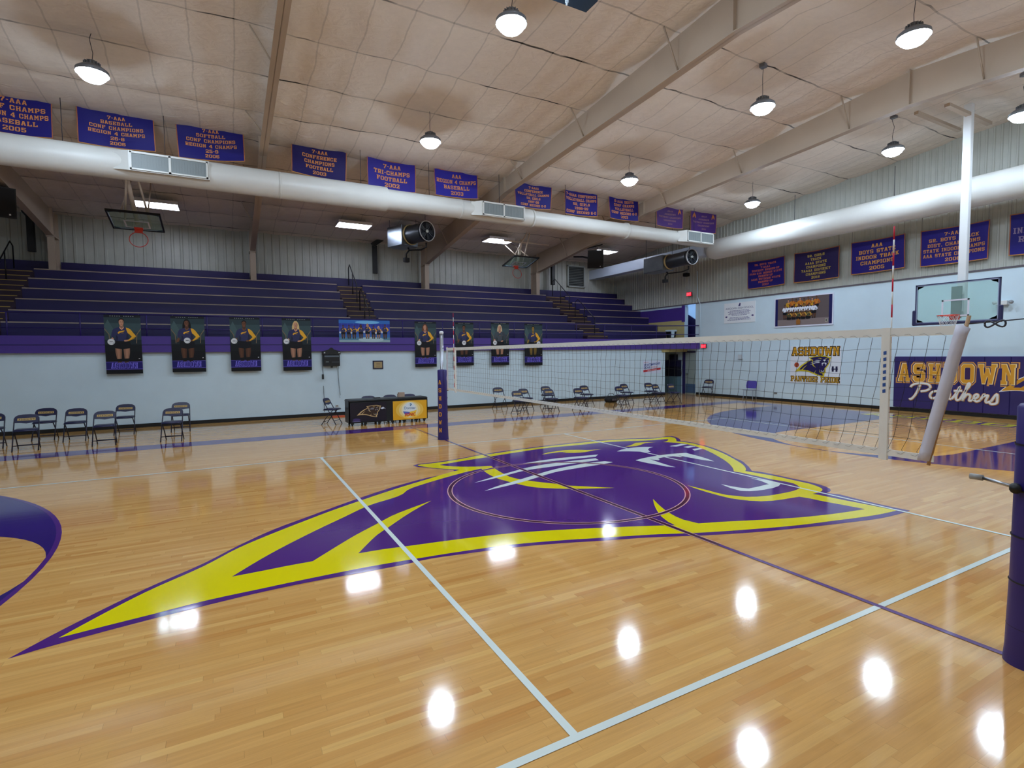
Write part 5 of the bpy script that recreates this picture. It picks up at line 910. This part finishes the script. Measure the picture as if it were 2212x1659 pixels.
# side tapes at both side lines
for y in (-4.47,4.47):
    g=MB(); g.box(-.013,.013,y-.03,y+.03,1.2,2.24,TAPE); sb=g.build('side_tape',t)
    if y<0:
        q=MB(); fn=lambda u,v,d:(-.014-d,-4.472+v*-1,2.0-u)
        [q.flat([[(.0+.05*i,-.01),(.028+.05*i,-.01),(.032+.05*i,.011),(.006+.05*i,.012)]],ink((60,96,170)),lambda u,v,d:(-.0145-d,-4.47+v,2.06-u),.001) for i in range(7)]; q.build('tape_mark',sb)
    an=empty('net_antenna',(0,0,0)); tag(an,'red and white striped antenna standing on the %s end of the net'%('near' if y<0 else 'far'),'antenna','net antennas')
    AX,AY=(.02,-.022) if y<0 else (-.02,.03)
    for k in range(18):
        q=MB(); z=1.22+.1*k; q.cyl((AX,y+AY,z),(AX,y+AY,z+.1),.0055,ink((206,36,60)) if k%2 else ink((236,236,232)),8); 
        if k==17: q.lathe([(.0056,0),(.0,.006)],ink((206,36,60)),8,Matrix.Translation((AX,y+AY,z+.1)))
        q.build('red_band' if k%2 else 'white_band',an)
# end sleeves of the net with wooden dowels
SLV=mat('sleeve_cloth',(206,204,216),rough=.7,bump=.4,bscale=14)
for s in (-1,1):
    top=-NY if s<0 else NY; bot=ny(-NY,1.25)+.06 if s<0 else NY-.01
    g=MB(); pts=[];wid=.075 if s<0 else .02; n=14
    vs=[]
    for i in range(n+1):
        f=i/n; z=2.24-f*1.0; yc=top+(bot-top)*f; wv=.006*math.sin(i*1.7)
        for (dx,dy) in ((-.02,-wid*.5),(-.028+wv,0),(-.012,wid*.55),(.008,wid*.5),(.014,0),(.006,-wid*.5)): vs.append((dx,yc+dy*-1*s+(.0),z-(0.03 if dy*s>0 and i==0 else 0)))
    g.add(vs,[(i*6+k,i*6+(k+1)%6,(i+1)*6+(k+1)%6,(i+1)*6+k) for i in range(n) for k in range(6)]+[(5,4,3,2,1,0),tuple(n*6+k for k in range(6))],SLV,True)
    sl=g.build('end_sleeve',t)
    g=MB(); yo=-.028 if s<0 else .006; g.cyl((-.0,top+yo,2.3 if s<0 else 2.26),(-.0,bot+yo,1.21),.012,mat('dowel_wood',(176,140,100),rough=.6),10); g.build('dowel',sl)

# ---------------------------------------------------------------- main basketball goal
GLASS=mat('board_glass',(200,228,226),rough=.02,spec=.5)
nt,N,L,b=nodes(GLASS); tr=N('ShaderNodeBsdfTransparent'); tr.inputs[0].default_value=(.84,.93,.91,1); mx=N('ShaderNodeMixShader'); mx.inputs[0].default_value=.14
L(tr.outputs[0],mx.inputs[1]); L(b.outputs[0],mx.inputs[2]); L(mx.outputs[0],nt.nodes['Material Output'].inputs[0])
NAVY=mat('board_padding',(30,32,78),rough=.5); RIM=mat('rim_red',(214,64,44),rough=.35); NETW=mat('goal_net',(216,214,214),rough=.8); BFR=mat('board_frame',(150,160,184),rough=.4,metal=.5)
def goal_board(t,w,h,M_,padded=True,fan=False):
    """board in local frame: x across, y up, z towards the court"""
    g=MB(); g.box(-w/2+.03,w/2-.03,.03,h-.03,-.006,.006,GLASS,M_); g.build('glass_panel',t)
    g=MB(); f=.035; 
    for (a,b_,c,d) in ((-w/2,w/2,0,f),(-w/2,w/2,h-f,h),(-w/2,-w/2+f,0,h),(w/2-f,w/2,0,h)): g.box(a,b_,c,d,-.03,.012,BFR,M_)
    for (cx,cy,sx,sy) in ((-w/2,0,1,1),(w/2,0,-1,1),(-w/2,h,1,-1),(w/2,h,-1,-1)):
        vs=[M_@Vector((cx+sx*a,cy+sy*b_,.008)) for a,b_ in ((.03,.03),(.2,.03),(.15,.07),(.07,.1),(.03,.14))]
        g.add(vs,[(0,1,2,3,4) if sx*sy>0 else (4,3,2,1,0)],mat('corner_green',(40,84,90),rough=.5)); g.add(vs,[(4,3,2,1,0) if sx*sy>0 else (0,1,2,3,4)],_m['corner_green'])
    g.build('board_frame',t)
    g=MB(); L_=ink((214,214,226)); 
    for (a,b_,c,d) in ((-.305,.305,.15,.19),(-.305,.305,.57,.61),(-.305,-.265,.15,.61),(.265,.305,.15,.61)): g.box(a,b_,c,d,.007,.009,L_,M_)
    g.build('target_square',t)
    if padded:
        g=MB(); e=.045
        g.box(-w/2-e,w/2+e,-.05,.02,-.045,.035,NAVY,M_,bev=.015); g.box(-w/2-e-.03,-w/2+.01,-.05,.38,-.045,.04,NAVY,M_,bev=.02); g.box(w/2-.01,w/2+e+.03,-.05,.38,-.045,.04,NAVY,M_,bev=.02)
        g.box(-w/2-.012,-w/2+.012,.3,h+.012,-.04,.02,NAVY,M_); g.box(w/2-.012,w/2+.012,.3,h+.012,-.04,.02,NAVY,M_); g.box(-w/2-.012,w/2+.012,h-.012,h+.012,-.04,.02,NAVY,M_)
        g.build('edge_padding',t)
    else:
        g=MB(); 
        for (a,b_,c,d) in ((-w/2-.012,w/2+.012,-.012,.03),(-w/2-.012,w/2+.012,h-.03,h+.012),(-w/2-.012,-w/2+.025,0,h),(w/2-.025,w/2+.012,0,h)): g.box(a,b_,c,d,-.035,.02,BLACK,M_)
        g.build('edge_padding',t)
    g=MB(); pts=[M_@Vector((.2286*math.cos(2*PI*i/32),.17,.38+.2286*math.sin(2*PI*i/32))) for i in range(32)]; g.tube(pts,.011,RIM,8,closed=True); 
    g.box(-.11,.11,.06,.2,.01,.04,RIM,M_); 
    g.box(-.1,.1,.15,.165,.03,.17,RIM,M_); g.add([M_@Vector(p) for p in ((-.03,.06,.03),(.03,.06,.03),(.03,.155,.16),(-.03,.155,.16))],[(0,1,2,3),(3,2,1,0)],RIM)
    rm=g.build('rim',t)
    return rm
t=empty('basketball_goal',(12.6,.07,2.8)); tag(t,'glass basketball goal with purple padding hung from the ceiling on a square white post','basketball goal')
Mb=Matrix(((0,0,-1,0),(1,0,0,0),(0,1,0,0),(0,0,0,1)))   # local x->y, y->z, z->-x
rm=goal_board(t,1.83,1.07,Mb)
g=MB(); nn=12
for i in range(nn):
    for dr in (1,-1):
        pts=[]
        for k in range(6):
            a=2*PI*(i+dr*k*.5)/nn; rr=.225-.02*k if k<4 else .15; pts.append(Mb@Vector((rr*math.cos(a),.16-.075*k,.38+rr*math.sin(a))))
        g.tube(pts,.004,NETW,4,cap=False)
g.build('hoop_net',rm)
g=MB(); SQ=mat('post_white',(222,224,224),rough=.45); g.box(.26,.42,-.1,.08,.15,5.75,SQ,bev=.012); g.box(.02,.28,-.06,.04,.3,.42,SQ); g.box(.02,.28,-.06,.04,.75,.85,SQ); g.box(.0,.06,-.12,.1,.1,.95,mat('bracket_grey',(120,140,136),rough=.5)); g.build('support_post',t)
g=MB(); g.box(-.9,1.5,-.09,.03,5.42,5.5,BEAM); g.box(-.9,1.5,.6,.7,5.5,5.58,BEAM); g.build('ceiling_bracket',t)
# folded goals over the bleachers
FR=mat('fold_frame',(196,176,156),rough=.6)
def folded(cx,cy,cz,w,d,tilt,label):
    t=empty('folded_goal',(cx,cy,cz)); tag(t,label,'basketball goal','goals folded up over the bleachers')
    # board lies almost flat, its glass face down, rim hanging
    c_,s_=math.cos(tilt),math.sin(tilt)
    X=Vector((1,0,0)); Yv=Vector((0,-c_,s_)); Zv=X.cross(Yv)
    if Zv.z>0: X=-X; Zv=X.cross(Yv)
    Mx=Matrix.Identity(4)
    for i in range(3): Mx[i][0]=X[i]; Mx[i][1]=Yv[i]; Mx[i][2]=Zv[i]
    goal_board(t,w,d,Mx,padded=False)
    g=MB(); 
    for sx in (-.32,.32): g.tube([(sx,-.2,.1),(sx*.2,-1.3,roofz(cy)-cz-.15)],.03,FR,6); g.tube([(sx,-d*.8,.25),(sx*.8,.9,roofz(cy)-cz-.1)],.022,FR,6)
    g.tube([(-1.0,-.9,roofz(cy)-cz-.5),(1.3,-.9,roofz(cy)-cz-.5)],.035,FR,6); g.tube([(0,-.3,.1),(-.15,-.95,roofz(cy)-cz-.4)],.06,FR,8)
    g.build('support_frame',t)
folded(-6.78,12.55,5.9,1.25,1.15,.22,'glass basketball goal with red rim folded up under the ceiling at the far left')
folded(7.2,14.75,6.1,1.25,1.2,.22,'glass basketball goal with red rim folded up in front of the third column')

# ---------------------------------------------------------------- folding chairs
NAVYV=mat('chair_vinyl',(26,28,66),rough=.38); CHM=mat('chair_metal',(34,34,54),rough=.35,metal=.3); LBL=ink((214,182,110)); LBT=ink((84,60,60))
def make_chair():
    t=empty('folding_chair'); t['category']='chair'
    for s in (-1,1):
        g=MB(); g.tube([(s*.215,-.2,.0),(s*.212,-.03,.33),(s*.205,.12,.62),(s*.2,.16,.7)],.0125,CHM,6); g.build('leg',t)
        g=MB(); g.tube([(s*.185,.25,0),(s*.185,.1,.22),(s*.185,-.1,.43)],.0115,CHM,6); g.build('leg',t)
    g=MB(); 
    def fn(u,v,d): 
        # back plane leans backwards
        return (u,.115+(v-.6)*.42-d,v)
    out=[(-.215,.6),(-.1,.595),(-.05,.585),(0,.578),(.05,.585),(.1,.595),(.215,.6),(.213,.68),(.19,.735),(.14,.765),(.06,.775),(-.06,.775),(-.14,.765),(-.19,.735),(-.213,.68)]
    g.prism(out[::-1],NAVYV,lambda u,v,d:fn(u,v,d),.012,-.014); bk=g.build('backrest',t)
    g=MB(); g.flat([[(-.15,.645),(.15,.645),(.15,.695),(-.15,.695)]],LBL,fn,.016); text(g,'ASHDOWN',0,.653,.034,LBT,fn,.017,width=.27); g.build('name_strip',bk)
    g=MB(); g.box(-.2,.2,-.2,.19,.425,.435,CHM,bev=.004)
    vs=[]; 
    ring_=[(-.19,-.17),(-.16,-.205),(0,-.212),(.16,-.205),(.19,-.17),(.195,0),(.185,.17),(.15,.195),(-.15,.195),(-.185,.17),(-.195,0)]
    n=len(ring_)
    for (sc,z) in ((1,.435),(1,.452),(.93,.468),(.6,.474)): vs+=[(x*sc,y*sc,z) for x,y in ring_]
    fs=[(k*n+i,k*n+(i+1)%n,(k+1)*n+(i+1)%n,(k+1)*n+i) for k in range(3) for i in range(n)]+[tuple(3*n+i for i in range(n))]
    g.add(vs,fs,NAVYV,True); g.build('seat',t)
    g=MB(); g.cyl((-.207,-.14,.12),(.207,-.14,.12),.009,CHM,6); g.build('stretcher',t)
    g=MB(); g.cyl((-.185,.19,.09),(.185,.19,.09),.009,CHM,6); g.build('stretcher',t)
    return t
ch=make_chair()
CH=[(-9.5,9.75,.06,'navy folding chair cut by the left edge of the picture'),(-8.7,9.03,.1,'navy folding chair nearest the camera at the far left, overlapping the one behind'),(-8.78,10.75,-.03,'navy folding chair behind the front left chair'),(-8.05,10.2,.0,'navy folding chair standing alone, between the first overlapping pair and the second pair'),(-7.25,8.95,.03,'navy folding chair, front one of the second overlapping pair'),(-7.13,10.9,-.04,'navy folding chair, rear one of the second overlapping pair'),
(-5.87,8.8,-.1,'navy folding chair, front one of the pair between second and third posters'),(-5.82,10.7,-.02,'navy folding chair, rear one of the pair between second and third posters'),
(-1.86,9.85,1.0,'navy folding chair turned sideways at the left end of the scorers table'),(-.72,9.87,0,'navy folding chair behind the panther panel of the scorers table'),(-.02,9.87,.05,'navy folding chair behind the middle of the scorers table'),(.6,9.87,-.03,'navy folding chair behind the gold panel of the scorers table'),
(4.5,11.1,-.02,'navy folding chair seen under the net just right of the far post'),(4.2,9.0,.1,'navy folding chair, front one of the overlapping pair crossed by the lower net tape'),(4.93,9.85,.12,'navy folding chair, rear one of the overlapping pair crossed by the lower net tape'),
(5.55,9.12,.05,'navy folding chair directly in front of another, below the poster farthest right'),(6.35,10.6,.02,'navy folding chair directly behind another, below the poster farthest right'),
(6.68,8.86,.12,'navy folding chair, front one of the pair right of the directly stacked pair'),(7.78,10.0,.1,'navy folding chair, rear one of the pair right of the directly stacked pair'),
(8.54,8.78,.15,'navy folding chair in front of the black bag on the floor'),(9.72,9.9,.12,'navy folding chair just right of the black bag on the floor'),
(11.0,9.85,.05,'navy folding chair, left one of the last three by the alcove'),(10.55,8.95,.2,'navy folding chair, middle one of the last three by the alcove'),(11.15,8.7,.15,'navy folding chair, right one of the last three by the alcove'),
(14.85,10.25,-1.2,'navy folding chair by the end wall, next to the alcove door')]
for i,(x,y,a,lb) in enumerate(CH):
    o=ch if i==0 else copy_tree(ch); o.location=(x,y,0); o.rotation_euler=(0,0,a); o.scale=(1.035,)*3; o['label']=lb; o['group']='navy folding chairs along the bleacher wall'
# plastic chair
t=empty('plastic_chair',(15.0,8.15,0),-1.25); tag(t,'purple backed plastic chair with pale seat by the end wall','chair')
PC=mat('chair_plastic',(66,52,150),rough=.45); PG=mat('chair_pale',(150,160,176),rough=.4)
g=MB(); g.prism([(-.2,.5),(.2,.5),(.22,.6),(.2,.79),(.15,.82),(-.15,.82),(-.2,.79),(-.22,.6)][::-1],PC,lambda u,v,d:(u,.2+(v-.5)*.2-d,v),.012,-.012); g.build('backrest',t)
g=MB(); g.box(-.21,.21,-.24,.2,.43,.455,PG,bev=.01); g.build('seat',t)
for s in (-1,1):
    for y0,y1 in ((-.22,-.16),(.24,.16)):
        g=MB(); g.tube([(s*.2,y0,0),(s*.18,y1,.43)],.011,PG,6); g.build('leg',t)

# ---------------------------------------------------------------- scorers table
t=empty('scorers_table',(-.34,8.93,0)); tag(t,'long black scorers table with a panther panel and a gold sponsor panel','table')
TB=mat('table_black',(20,26,30),rough=.4)
g=MB(); g.box(-1.21,1.21,0,.62,.70,.775,TB,bev=.03); g.build('tabletop',t)
g=MB(); g.box(-1.2,1.2,.01,.03,.09,.71,TB); g.box(-1.2,-1.17,.01,.6,.09,.72,TB); g.box(1.17,1.2,.01,.6,.09,.72,TB); g.build('front_frame',t)
fn=lambda u,v,d:(u,-d,v)
g=MB(); g.box(-1.17,-.1,-.006,.012,.12,.68,mat('panel_dark',(30,28,42),rough=.25)); emblem(g,lambda u,v,d:(u,-.006-d,v),-.98,.24,.72,.002,(214,182,130),(214,182,130),(62,44,34),(200,160,90),white=(150,150,160),ht=.36)
ff=lambda u,v,d:(u,-.006-d,v)
g.flat([[(-.28,.5),(-.2,.54),(-.12,.46),(-.16,.49),(-.24,.47)][::-1]],ink((214,220,236)),ff,.012)
g.flat([ell(-.99,.19,.11,.045,14)],ink((70,56,110)),ff,.002); g.flat([[(-1.11,.135),(-.88,.135),(-.88,.15),(-1.11,.15)]],ink((120,112,160)),ff,.002)
g.build('panther_panel',t)
g=MB(); g.box(.1,1.17,-.006,.012,.105,.68,ink((230,172,40)))
for k,(rx,ry,c_) in enumerate(((.44,.27,(238,196,84)),(.34,.25,(244,216,140)),(.26,.235,(240,232,196)),(.2,.22,(226,236,240)))): g.flat([ell(.62,.4,rx,ry,28)],ink(c_),ff,.002+k*.001)
sans(g,'Domtar',.63,.42,.085,ink((70,110,150)),ff,.008,width=.36)
pts=[(.02*math.sin(a)*1.5,.03*a) for a in (0,1,2)]
g.flat([[(.58,.56),(.66,.6),(.69,.56),(.64,.5),(.62,.52),(.65,.56),(.62,.57)][::-1]],ink((70,120,160)),ff,.008)
g.flat([[(.4,.36),(.6,.33),(.84,.38),(.8,.26),(.84,.15),(.62,.2),(.42,.15),(.46,.26)][::-1]],ink((250,206,70)),ff,.008); g.flat([[(.4,.36),(.62,.33),(.6,.26),(.46,.26)][::-1]],ink((90,110,190)),ff,.009)
sans(g,'SONIC',.63,.21,.095,ink((214,40,40)),ff,.012,width=.34,bold=.03,shear=.15)
g.build('sponsor_panel',t)
for x in (-1.1,-.72,-.3,.1,.45,.85,1.1):
    g=MB(); g.box(x-.04,x+.04,.03,.09,.05,.1,BLACK); g.cyl((x-.02,.06,.03),(x+.02,.06,.03),.03,BLACK,12); g.build('caster',t)
    g=MB(); g.box(x-.03,x+.03,.5,.56,.05,.7,TB); g.cyl((x-.02,.53,.03),(x+.02,.53,.03),.03,BLACK,12); g.build('leg',t)
g=MB(); g.box(-.09,.09,-.06,.06,0,.14,mat('cardboard',(176,150,130),rough=.8)); g.box(-.12,-.04,-.05,.04,0,.1,_m['cardboard']); o=g.build('cardboard_box'); o.location=(.15,9.35,.775); tag(o,'small brown cardboard box on top of the scorers table','box')
g=MB(); g.box(-.1,.1,-.06,.06,0,.02,BLACK); o=g.build('keyboard_tray'); o.location=(-.62,9.35,.775); tag(o,'flat black control console lying on the scorers table','console')
# bag on the floor
g=MB(); g.lathe([(0,.0),(.2,.0),(.26,.06),(.27,.14),(.22,.22),(.1,.27),(0,.28)],mat('bag_black',(18,18,22),rough=.7,bump=.8,bscale=9),20,Matrix.Diagonal((1.2,.75,1,1))); g.tube([(-.2,0,.2),(-.12,0,.36),(.12,0,.36),(.2,0,.2)],.012,BLACK,6); g.box(-.1,.12,-.215,-.2,.08,.16,mat('bag_pocket',(90,80,84),rough=.7))
o=g.build('duffel_bag'); o.location=(9.6,10.75,0); tag(o,'black duffel bag on the floor behind a folding chair','bag')

# ---------------------------------------------------------------- fan heaters
GALV=mat('galvanised',(140,148,156),rough=.32,metal=.75,noise=.15,nscale=3); GALD=mat('galvanised_dark',(84,90,96),rough=.4,metal=.6); FAND=mat('fan_dark',(18,20,34),rough=.5)
def heater(loc,rz,sc,label):
    """drum points along local -y"""
    t=empty('fan_heater',loc,rz); tag(t,label,'heater','drum fan heaters under the ceiling')
    g=MB(); g.box(-.4,.4,.05,.95,-.42,.36,GALV,bev=.02); g.build('cabinet',t)
    T=Matrix.Rotation(PI/2,4,'X')
    g=MB(); g.lathe([(.34,-.05),(.35,.9),(.37,.92),(.37,.96)],GALD,32,T); g.lathe([(.36,-.02),(.39,0),(.39,.03),(.36,.05)],ink((190,170,120)),32,T); g.build('drum',t)
    g=MB(); g.lathe([(.37,.94),(.385,.965),(.37,.99),(.35,.965),(.37,.94)],ink((206,208,212)),36,T); g.build('front_ring',t)
    g=MB(); g.lathe([(0,.86),(.36,.86)],FAND,32,T)
    g.build('fan_recess',t)
    g=MB()
    for i in range(4):
        a=PI/4+i*PI/2+.2; g.tube([(0,-.96,0),(.36*math.cos(a),-.96,.36*math.sin(a))],.007,GALV,5)
    for rr in (.12,.2,.28): g.tube([(rr*math.cos(2*PI*i/28),-.955,rr*math.sin(2*PI*i/28)) for i in range(28)],.004,GALD,4,closed=True)
    g.build('guard',t)
    g=MB(); g.lathe([(0,.99),(.055,.985),(.06,.94)],ink((206,214,210)),20,T); g.build('hub',t)
    for i in range(5):
        a=2*PI*i/5; g=MB(); g.add([(.05*math.cos(a),-.9,.05*math.sin(a)),(.33*math.cos(a-.25),-.93,.33*math.sin(a-.25)),(.34*math.cos(a+.3),-.88,.34*math.sin(a+.3)),(.05*math.cos(a+.8),-.9,.05*math.sin(a+.8))],[(0,1,2,3),(3,2,1,0)],GALD); g.build('blade',t)
    g=MB(); g.tube([(.12,-.75,-.38),(.12,-.75,-.55),(.08,-.5,-.62),(-.1,.0,-.6),(-.1,.05,-.5)],.03,BLACK,8); g.tube([(-.1,0,-.6),(-.2,.05,-.75),(-.2,.05,-.95)],.032,BLACK,8); g.box(-.3,-.1,-.02,.12,-1.06,-.9,BLACK); g.build('gas_pipe',t)
    g=MB(); 
    for (x,y) in ((-.35,.85),(.35,.1),(0,-.85)): g.tube([(x,y,.34),(x,y,(roofz(loc[1])-loc[2]-.02)/sc)],.008,WIRE,5)
    g.build('hanger',t)
    t.scale=(sc,)*3; return t
heater((2.0,13.85,6.87),math.radians(22),1.03,'galvanised drum fan heater hanging right of the middle stair aisle')
h2=heater((12.85,10.7,6.1),math.radians(-2),.86,'galvanised drum fan heater hanging beside the end wall, below the end of the duct')
h2.scale=(.86,1.4,.86)
# ---------------------------------------------------------------- loudspeakers
def speaker(loc,rz,tx,label):
    t=empty('loudspeaker',loc,rz); t.rotation_euler=(tx,0,rz); tag(t,label,'loudspeaker','loudspeakers under the rafters')
    g=MB(); g.prism([(-.26,.3),(.26,.3),(.36,-.18),(-.36,-.18)],mat('speaker_black',(12,13,14),rough=.6),lambda u,v,d:(u,v,d),-.4,.4); g.build('cabinet',t)
    g=MB(); g.box(-.33,.33,-.2,-.18,-.37,.37,mat('speaker_grille',(22,22,24),rough=.8,bump=.5,bscale=200)); g.build('front_grille',t)
    g=MB(); g.box(.2,.24,-.205,-.2,-.33,-.29,ink((220,220,220))); g.build('badge',t)
    g=MB(); g.tube([(0,.2,0),(-.5,.5,.1),(-.9,.8,.1)],.04,BLACK,6); g.build('bracket',t)
    return t
speaker((10.3,12.75,6.36),math.radians(-30),math.radians(12),'black loudspeaker hung under the far rafter above the right stair aisle')
speaker((-9.95,12.7,6.37),math.radians(18),math.radians(10),'black loudspeaker cut by the left edge under the rafter')
# black brackets / pipes on the back wall
for (x,xe,ye,ze,wh) in ((-10.45,-10.3,14.4,7.38,'at the far left'),(1.42,2.05,14.6,7.38,'left of the first fan heater'),(11.0,11.7,14.0,7.38,'behind the right stair aisle')):
    t=empty('flue_bracket',(x,17.35,5.8)); tag(t,'black upright bracket with slanting rod on the back wall, %s'%wh,'bracket','black brackets on the back wall')
    g=MB(); g.box(-.1,.1,-.05,.12,0,1.25,BLACK,bev=.01); g.build('upright',t)
    g=MB(); g.box(-.1,.1,-.08,.08,-.3,.3,BLACK,Matrix.Translation((.12,-.1,1.42))@Matrix.Rotation(math.radians(55),4,'Y')); g.build('elbow',t)
    g=MB(); g.tube([(.3,-.15,1.55),(xe-x,ye-17.35,ze-5.8)],.022,BLACK,6); g.build('rod',t)
# louvre vent
t=empty('wall_vent',(12.8,17.78,5.8)); tag(t,'large white slatted louvre vent high on the back wall in the corner','vent')
g=MB(); 
for (a,b_,c,d) in ((-.6,.6,0,.06),(-.6,.6,1.14,1.2),(-.6,-.52,0,1.2),(.52,.6,0,1.2)): g.box(a,b_,-.06,.03,c,d,ink((178,184,178)))
g.build('frame',t)
g=MB(); g.box(-.52,.52,.0,.02,.06,1.14,ink((40,42,44)))
for i in range(12): g.add([(-.52,-.05,.08+i*.09),(.52,-.05,.08+i*.09),(.52,0,.14+i*.09),(-.52,0,.14+i*.09)],[(0,1,2,3),(3,2,1,0)],ink((150,156,152)))
g.build('slats',t)
# exit signs
EXR=mat('exit_red',(255,60,70),emit=2.2)
def exit_sign(loc,label,sx=1):
    t=empty('exit_sign',loc); tag(t,label,'exit sign','exit signs')
    g=MB(); g.box(-.06,0,-.16,.16,-.1,.1,ink((120,30,40)),bev=.01); g.build('housing',t)
    g=MB(); sans(g,'EXIT',0,-.06,.12,EXR,lambda u,v,d:(-.062-d,-u,v),.001,width=.26,bold=.02); g.box(-.0615,-.06,-.15,.15,-.09,.09,mat('exit_face',(190,30,50),emit=.8)); g.build('face',t)
exit_sign((15.5,11.98,4.93),'small red lit exit sign high on the ribbed siding')
exit_sign((15.55,11.1,2.36),'small red lit exit sign just above the net tape beside the alcove')
t=empty('exit_sign',(7.98,12.15,2.43)); tag(t,'small red exit sign on the purple fascia just above the net','exit sign','exit signs')
g=MB(); g.box(-.2,.2,-.02,.04,-.07,.07,ink((150,36,44))); sans(g,'EXIT',0,-.04,.08,ink((226,130,130)),lambda u,v,d:(u,-.021-d,v),.001,width=.26); g.build('housing',t)
# small wall things
def small(nm,x0,x1,y0,y1,z0,z1,c_,label,cat,grp=None,extra=None):
    g=MB(); g.box(x0,x1,y0,y1,z0,z1,ink(c_),bev=.004)
    if extra: extra(g)
    o=g.build(nm); tag(o,label,cat,grp); return o
small('wall_outlet',15.575,15.6,7.28,7.42,.29,.36,(120,120,120),'grey outlet box low on the end wall right of the plastic chair','outlet')
small('wall_outlet',-1.35,-1.24,12.275,12.3,.3,.37,(226,228,226),'white outlet plate low on the wall left of the scorers table','outlet',extra=lambda g:(g.box(-1.335,-1.255,12.27,12.276,.315,.355,ink((130,130,130)))))
small('orange_mat',-1.55,-1.14,11.7,11.95,0,.03,(206,84,50),'small orange object on the floor at the baseboard behind the sideways chair','mat')
small('wall_speaker',15.35,15.6,12.08,12.3,5.82,5.98,(30,32,34),'small black device high on the ribbed siding above the exit sign','device')
small('emergency_light',15.42,15.6,-.05,.2,3.36,3.48,(214,216,216),'white emergency light with two heads beside the backboard','emergency light',extra=lambda g:(g.cyl((15.44,-.12,3.44),(15.4,-.16,3.42),.05,ink((160,166,172)),12),g.cyl((15.44,.22,3.44),(15.4,.26,3.42),.05,ink((200,204,208)),12)))
small('wall_sconce',15.5,15.6,8.95,9.15,1.75,1.95,(196,206,214),'pale round fitting on the end wall right of the red exit sign','fitting')
# plaque
t=empty('wall_plaque',(.175,12.29,1.74)); tag(t,'tan plaque in a dark square frame on the white wall above the scorers table','plaque')
g=MB(); g.box(-.185,.185,-.02,.008,-.15,.15,ink((40,40,64))); g.build('frame',t)
g=MB(); g.box(-.145,.145,-.024,-.019,-.11,.11,ink((176,154,110))); 
for i in range(3): g.box(-.07,.08,-.0255,-.024,.04-.05*i,.055-.05*i,ink((120,100,76)))
g.build('plate',t)
# black wall box with cables
t=empty('wall_monitor_rack',(-1.45,12.2,2.0)); tag(t,'black wall mounted monitor bracket with cables hanging under the fascia','wall rack')
g=MB(); g.box(-.27,.27,-.08,.1,-.27,.12,BLACK,bev=.01); g.box(-.24,.24,-.085,-.079,.04,.09,ink((100,110,120))); g.box(-.24,-.1,-.085,-.079,-.02,.02,ink((40,46,50))); g.box(0,.24,-.085,-.079,-.15,-.12,ink((70,76,80))); g.box(-.2,-.1,-.085,-.079,-.14,-.11,ink((110,120,120))); g.build('screen_back',t)
g=MB(); g.prism([(-.3,.13),(.3,.13),(.29,.24),(.08,.3),(.03,.36),(-.03,.36),(-.09,.3),(-.29,.24)][::1],BLACK,lambda u,v,d:(u,-d,v),.07,-.1); g.box(-.25,-.21,-.08,-.07,.17,.21,ink((200,206,206))); g.box(.23,.27,-.08,-.07,.17,.21,ink((200,206,206))); g.build('top_hood',t)
g=MB(); g.box(-.03,.03,-.06,.0,-.33,-.27,BLACK); g.tube([(-.3,-.02,.15),(-.3,-.02,-.3),(-.29,-.02,-.55)],.01,BLACK,6); g.box(-.33,-.27,-.04,0,-.72,-.55,BLACK,Matrix.Translation((0,0,0))); g.tube([(-.28,.05,-.95),(-.27,.06,-1.3),(-.275,.06,-1.86)],.008,WIRE,5); g.tube([(.18,.06,-.27),(.22,.06,-.7),(.24,.06,-1.1),(.26,.03,-1.4)],.004,WIRE,5); g.tube([(.24,.06,-.27),(.23,.06,-.7),(.28,.06,-1.3)],.004,WIRE,5); g.build('cable',t)
# bin on the mezzanine
t=empty('trash_bin',(15.05,12.75,2.7)); tag(t,'black bin with a white liner on the bleacher walkway near the end wall','bin')
g=MB(); g.lathe([(.2,0),(.25,.4),(.27,.46),(.26,.46),(.2,.05),(0,.04)],BLACK,20); g.build('body',t)
g=MB(); g.lathe([(.275,.42),(.285,.46),(.285,.48),(.27,.5),(.24,.49),(.22,.4)],ink((206,224,232)),20); g.prism([(-.09,.12),(.06,.13),(.08,.25),(.11,.46),(-.12,.46),(-.07,.28)],ink((206,224,232)),lambda u,v,d:(u-.14,-.25-d,v),-.03,.02); g.build('liner',t)
# dark equipment stacked in the alcove
g=MB(); g.box(15.3,15.58,12.56,13.66,0,.86,mat('alcove_panel',(84,112,124),rough=.45)); g.build('x').name='alcove_cabinet'
tag(bpy.data.objects['alcove_cabinet'],'grey-blue cabinet low in the alcove beside the door','cabinet')
g=MB(); g.box(15.3,15.58,12.56,13.66,.86,1.36,ink((14,14,30))); g.box(15.3,15.58,12.56,13.45,1.36,1.7,ink((20,18,52))); g.box(15.3,15.58,12.8,13.15,1.7,1.98,ink((16,16,40))); o=g.build('folded_mats'); tag(o,'dark folded gym mats stacked on the cabinet in the alcove','gym mats')
# scoreboard box at the top edge
t=empty('hanging_scoreboard',(.55,.62,7.9)); tag(t,'dark blue box hanging from the ceiling, cut by the top edge','scoreboard')
g=MB(); g.box(-.4,.42,-.18,.14,-.08,.9,mat('score_blue',(14,44,66),rough=.5)); g.build('case',t)
g=MB(); g.cyl((-.12,-.08,-.09),(-.12,-.08,-.2),.028,ink((206,222,236)),12); g.cyl((-.12,-.08,-.2),(-.12,-.08,-.24),.018,ink((190,200,210)),12); g.build('sensor',t)
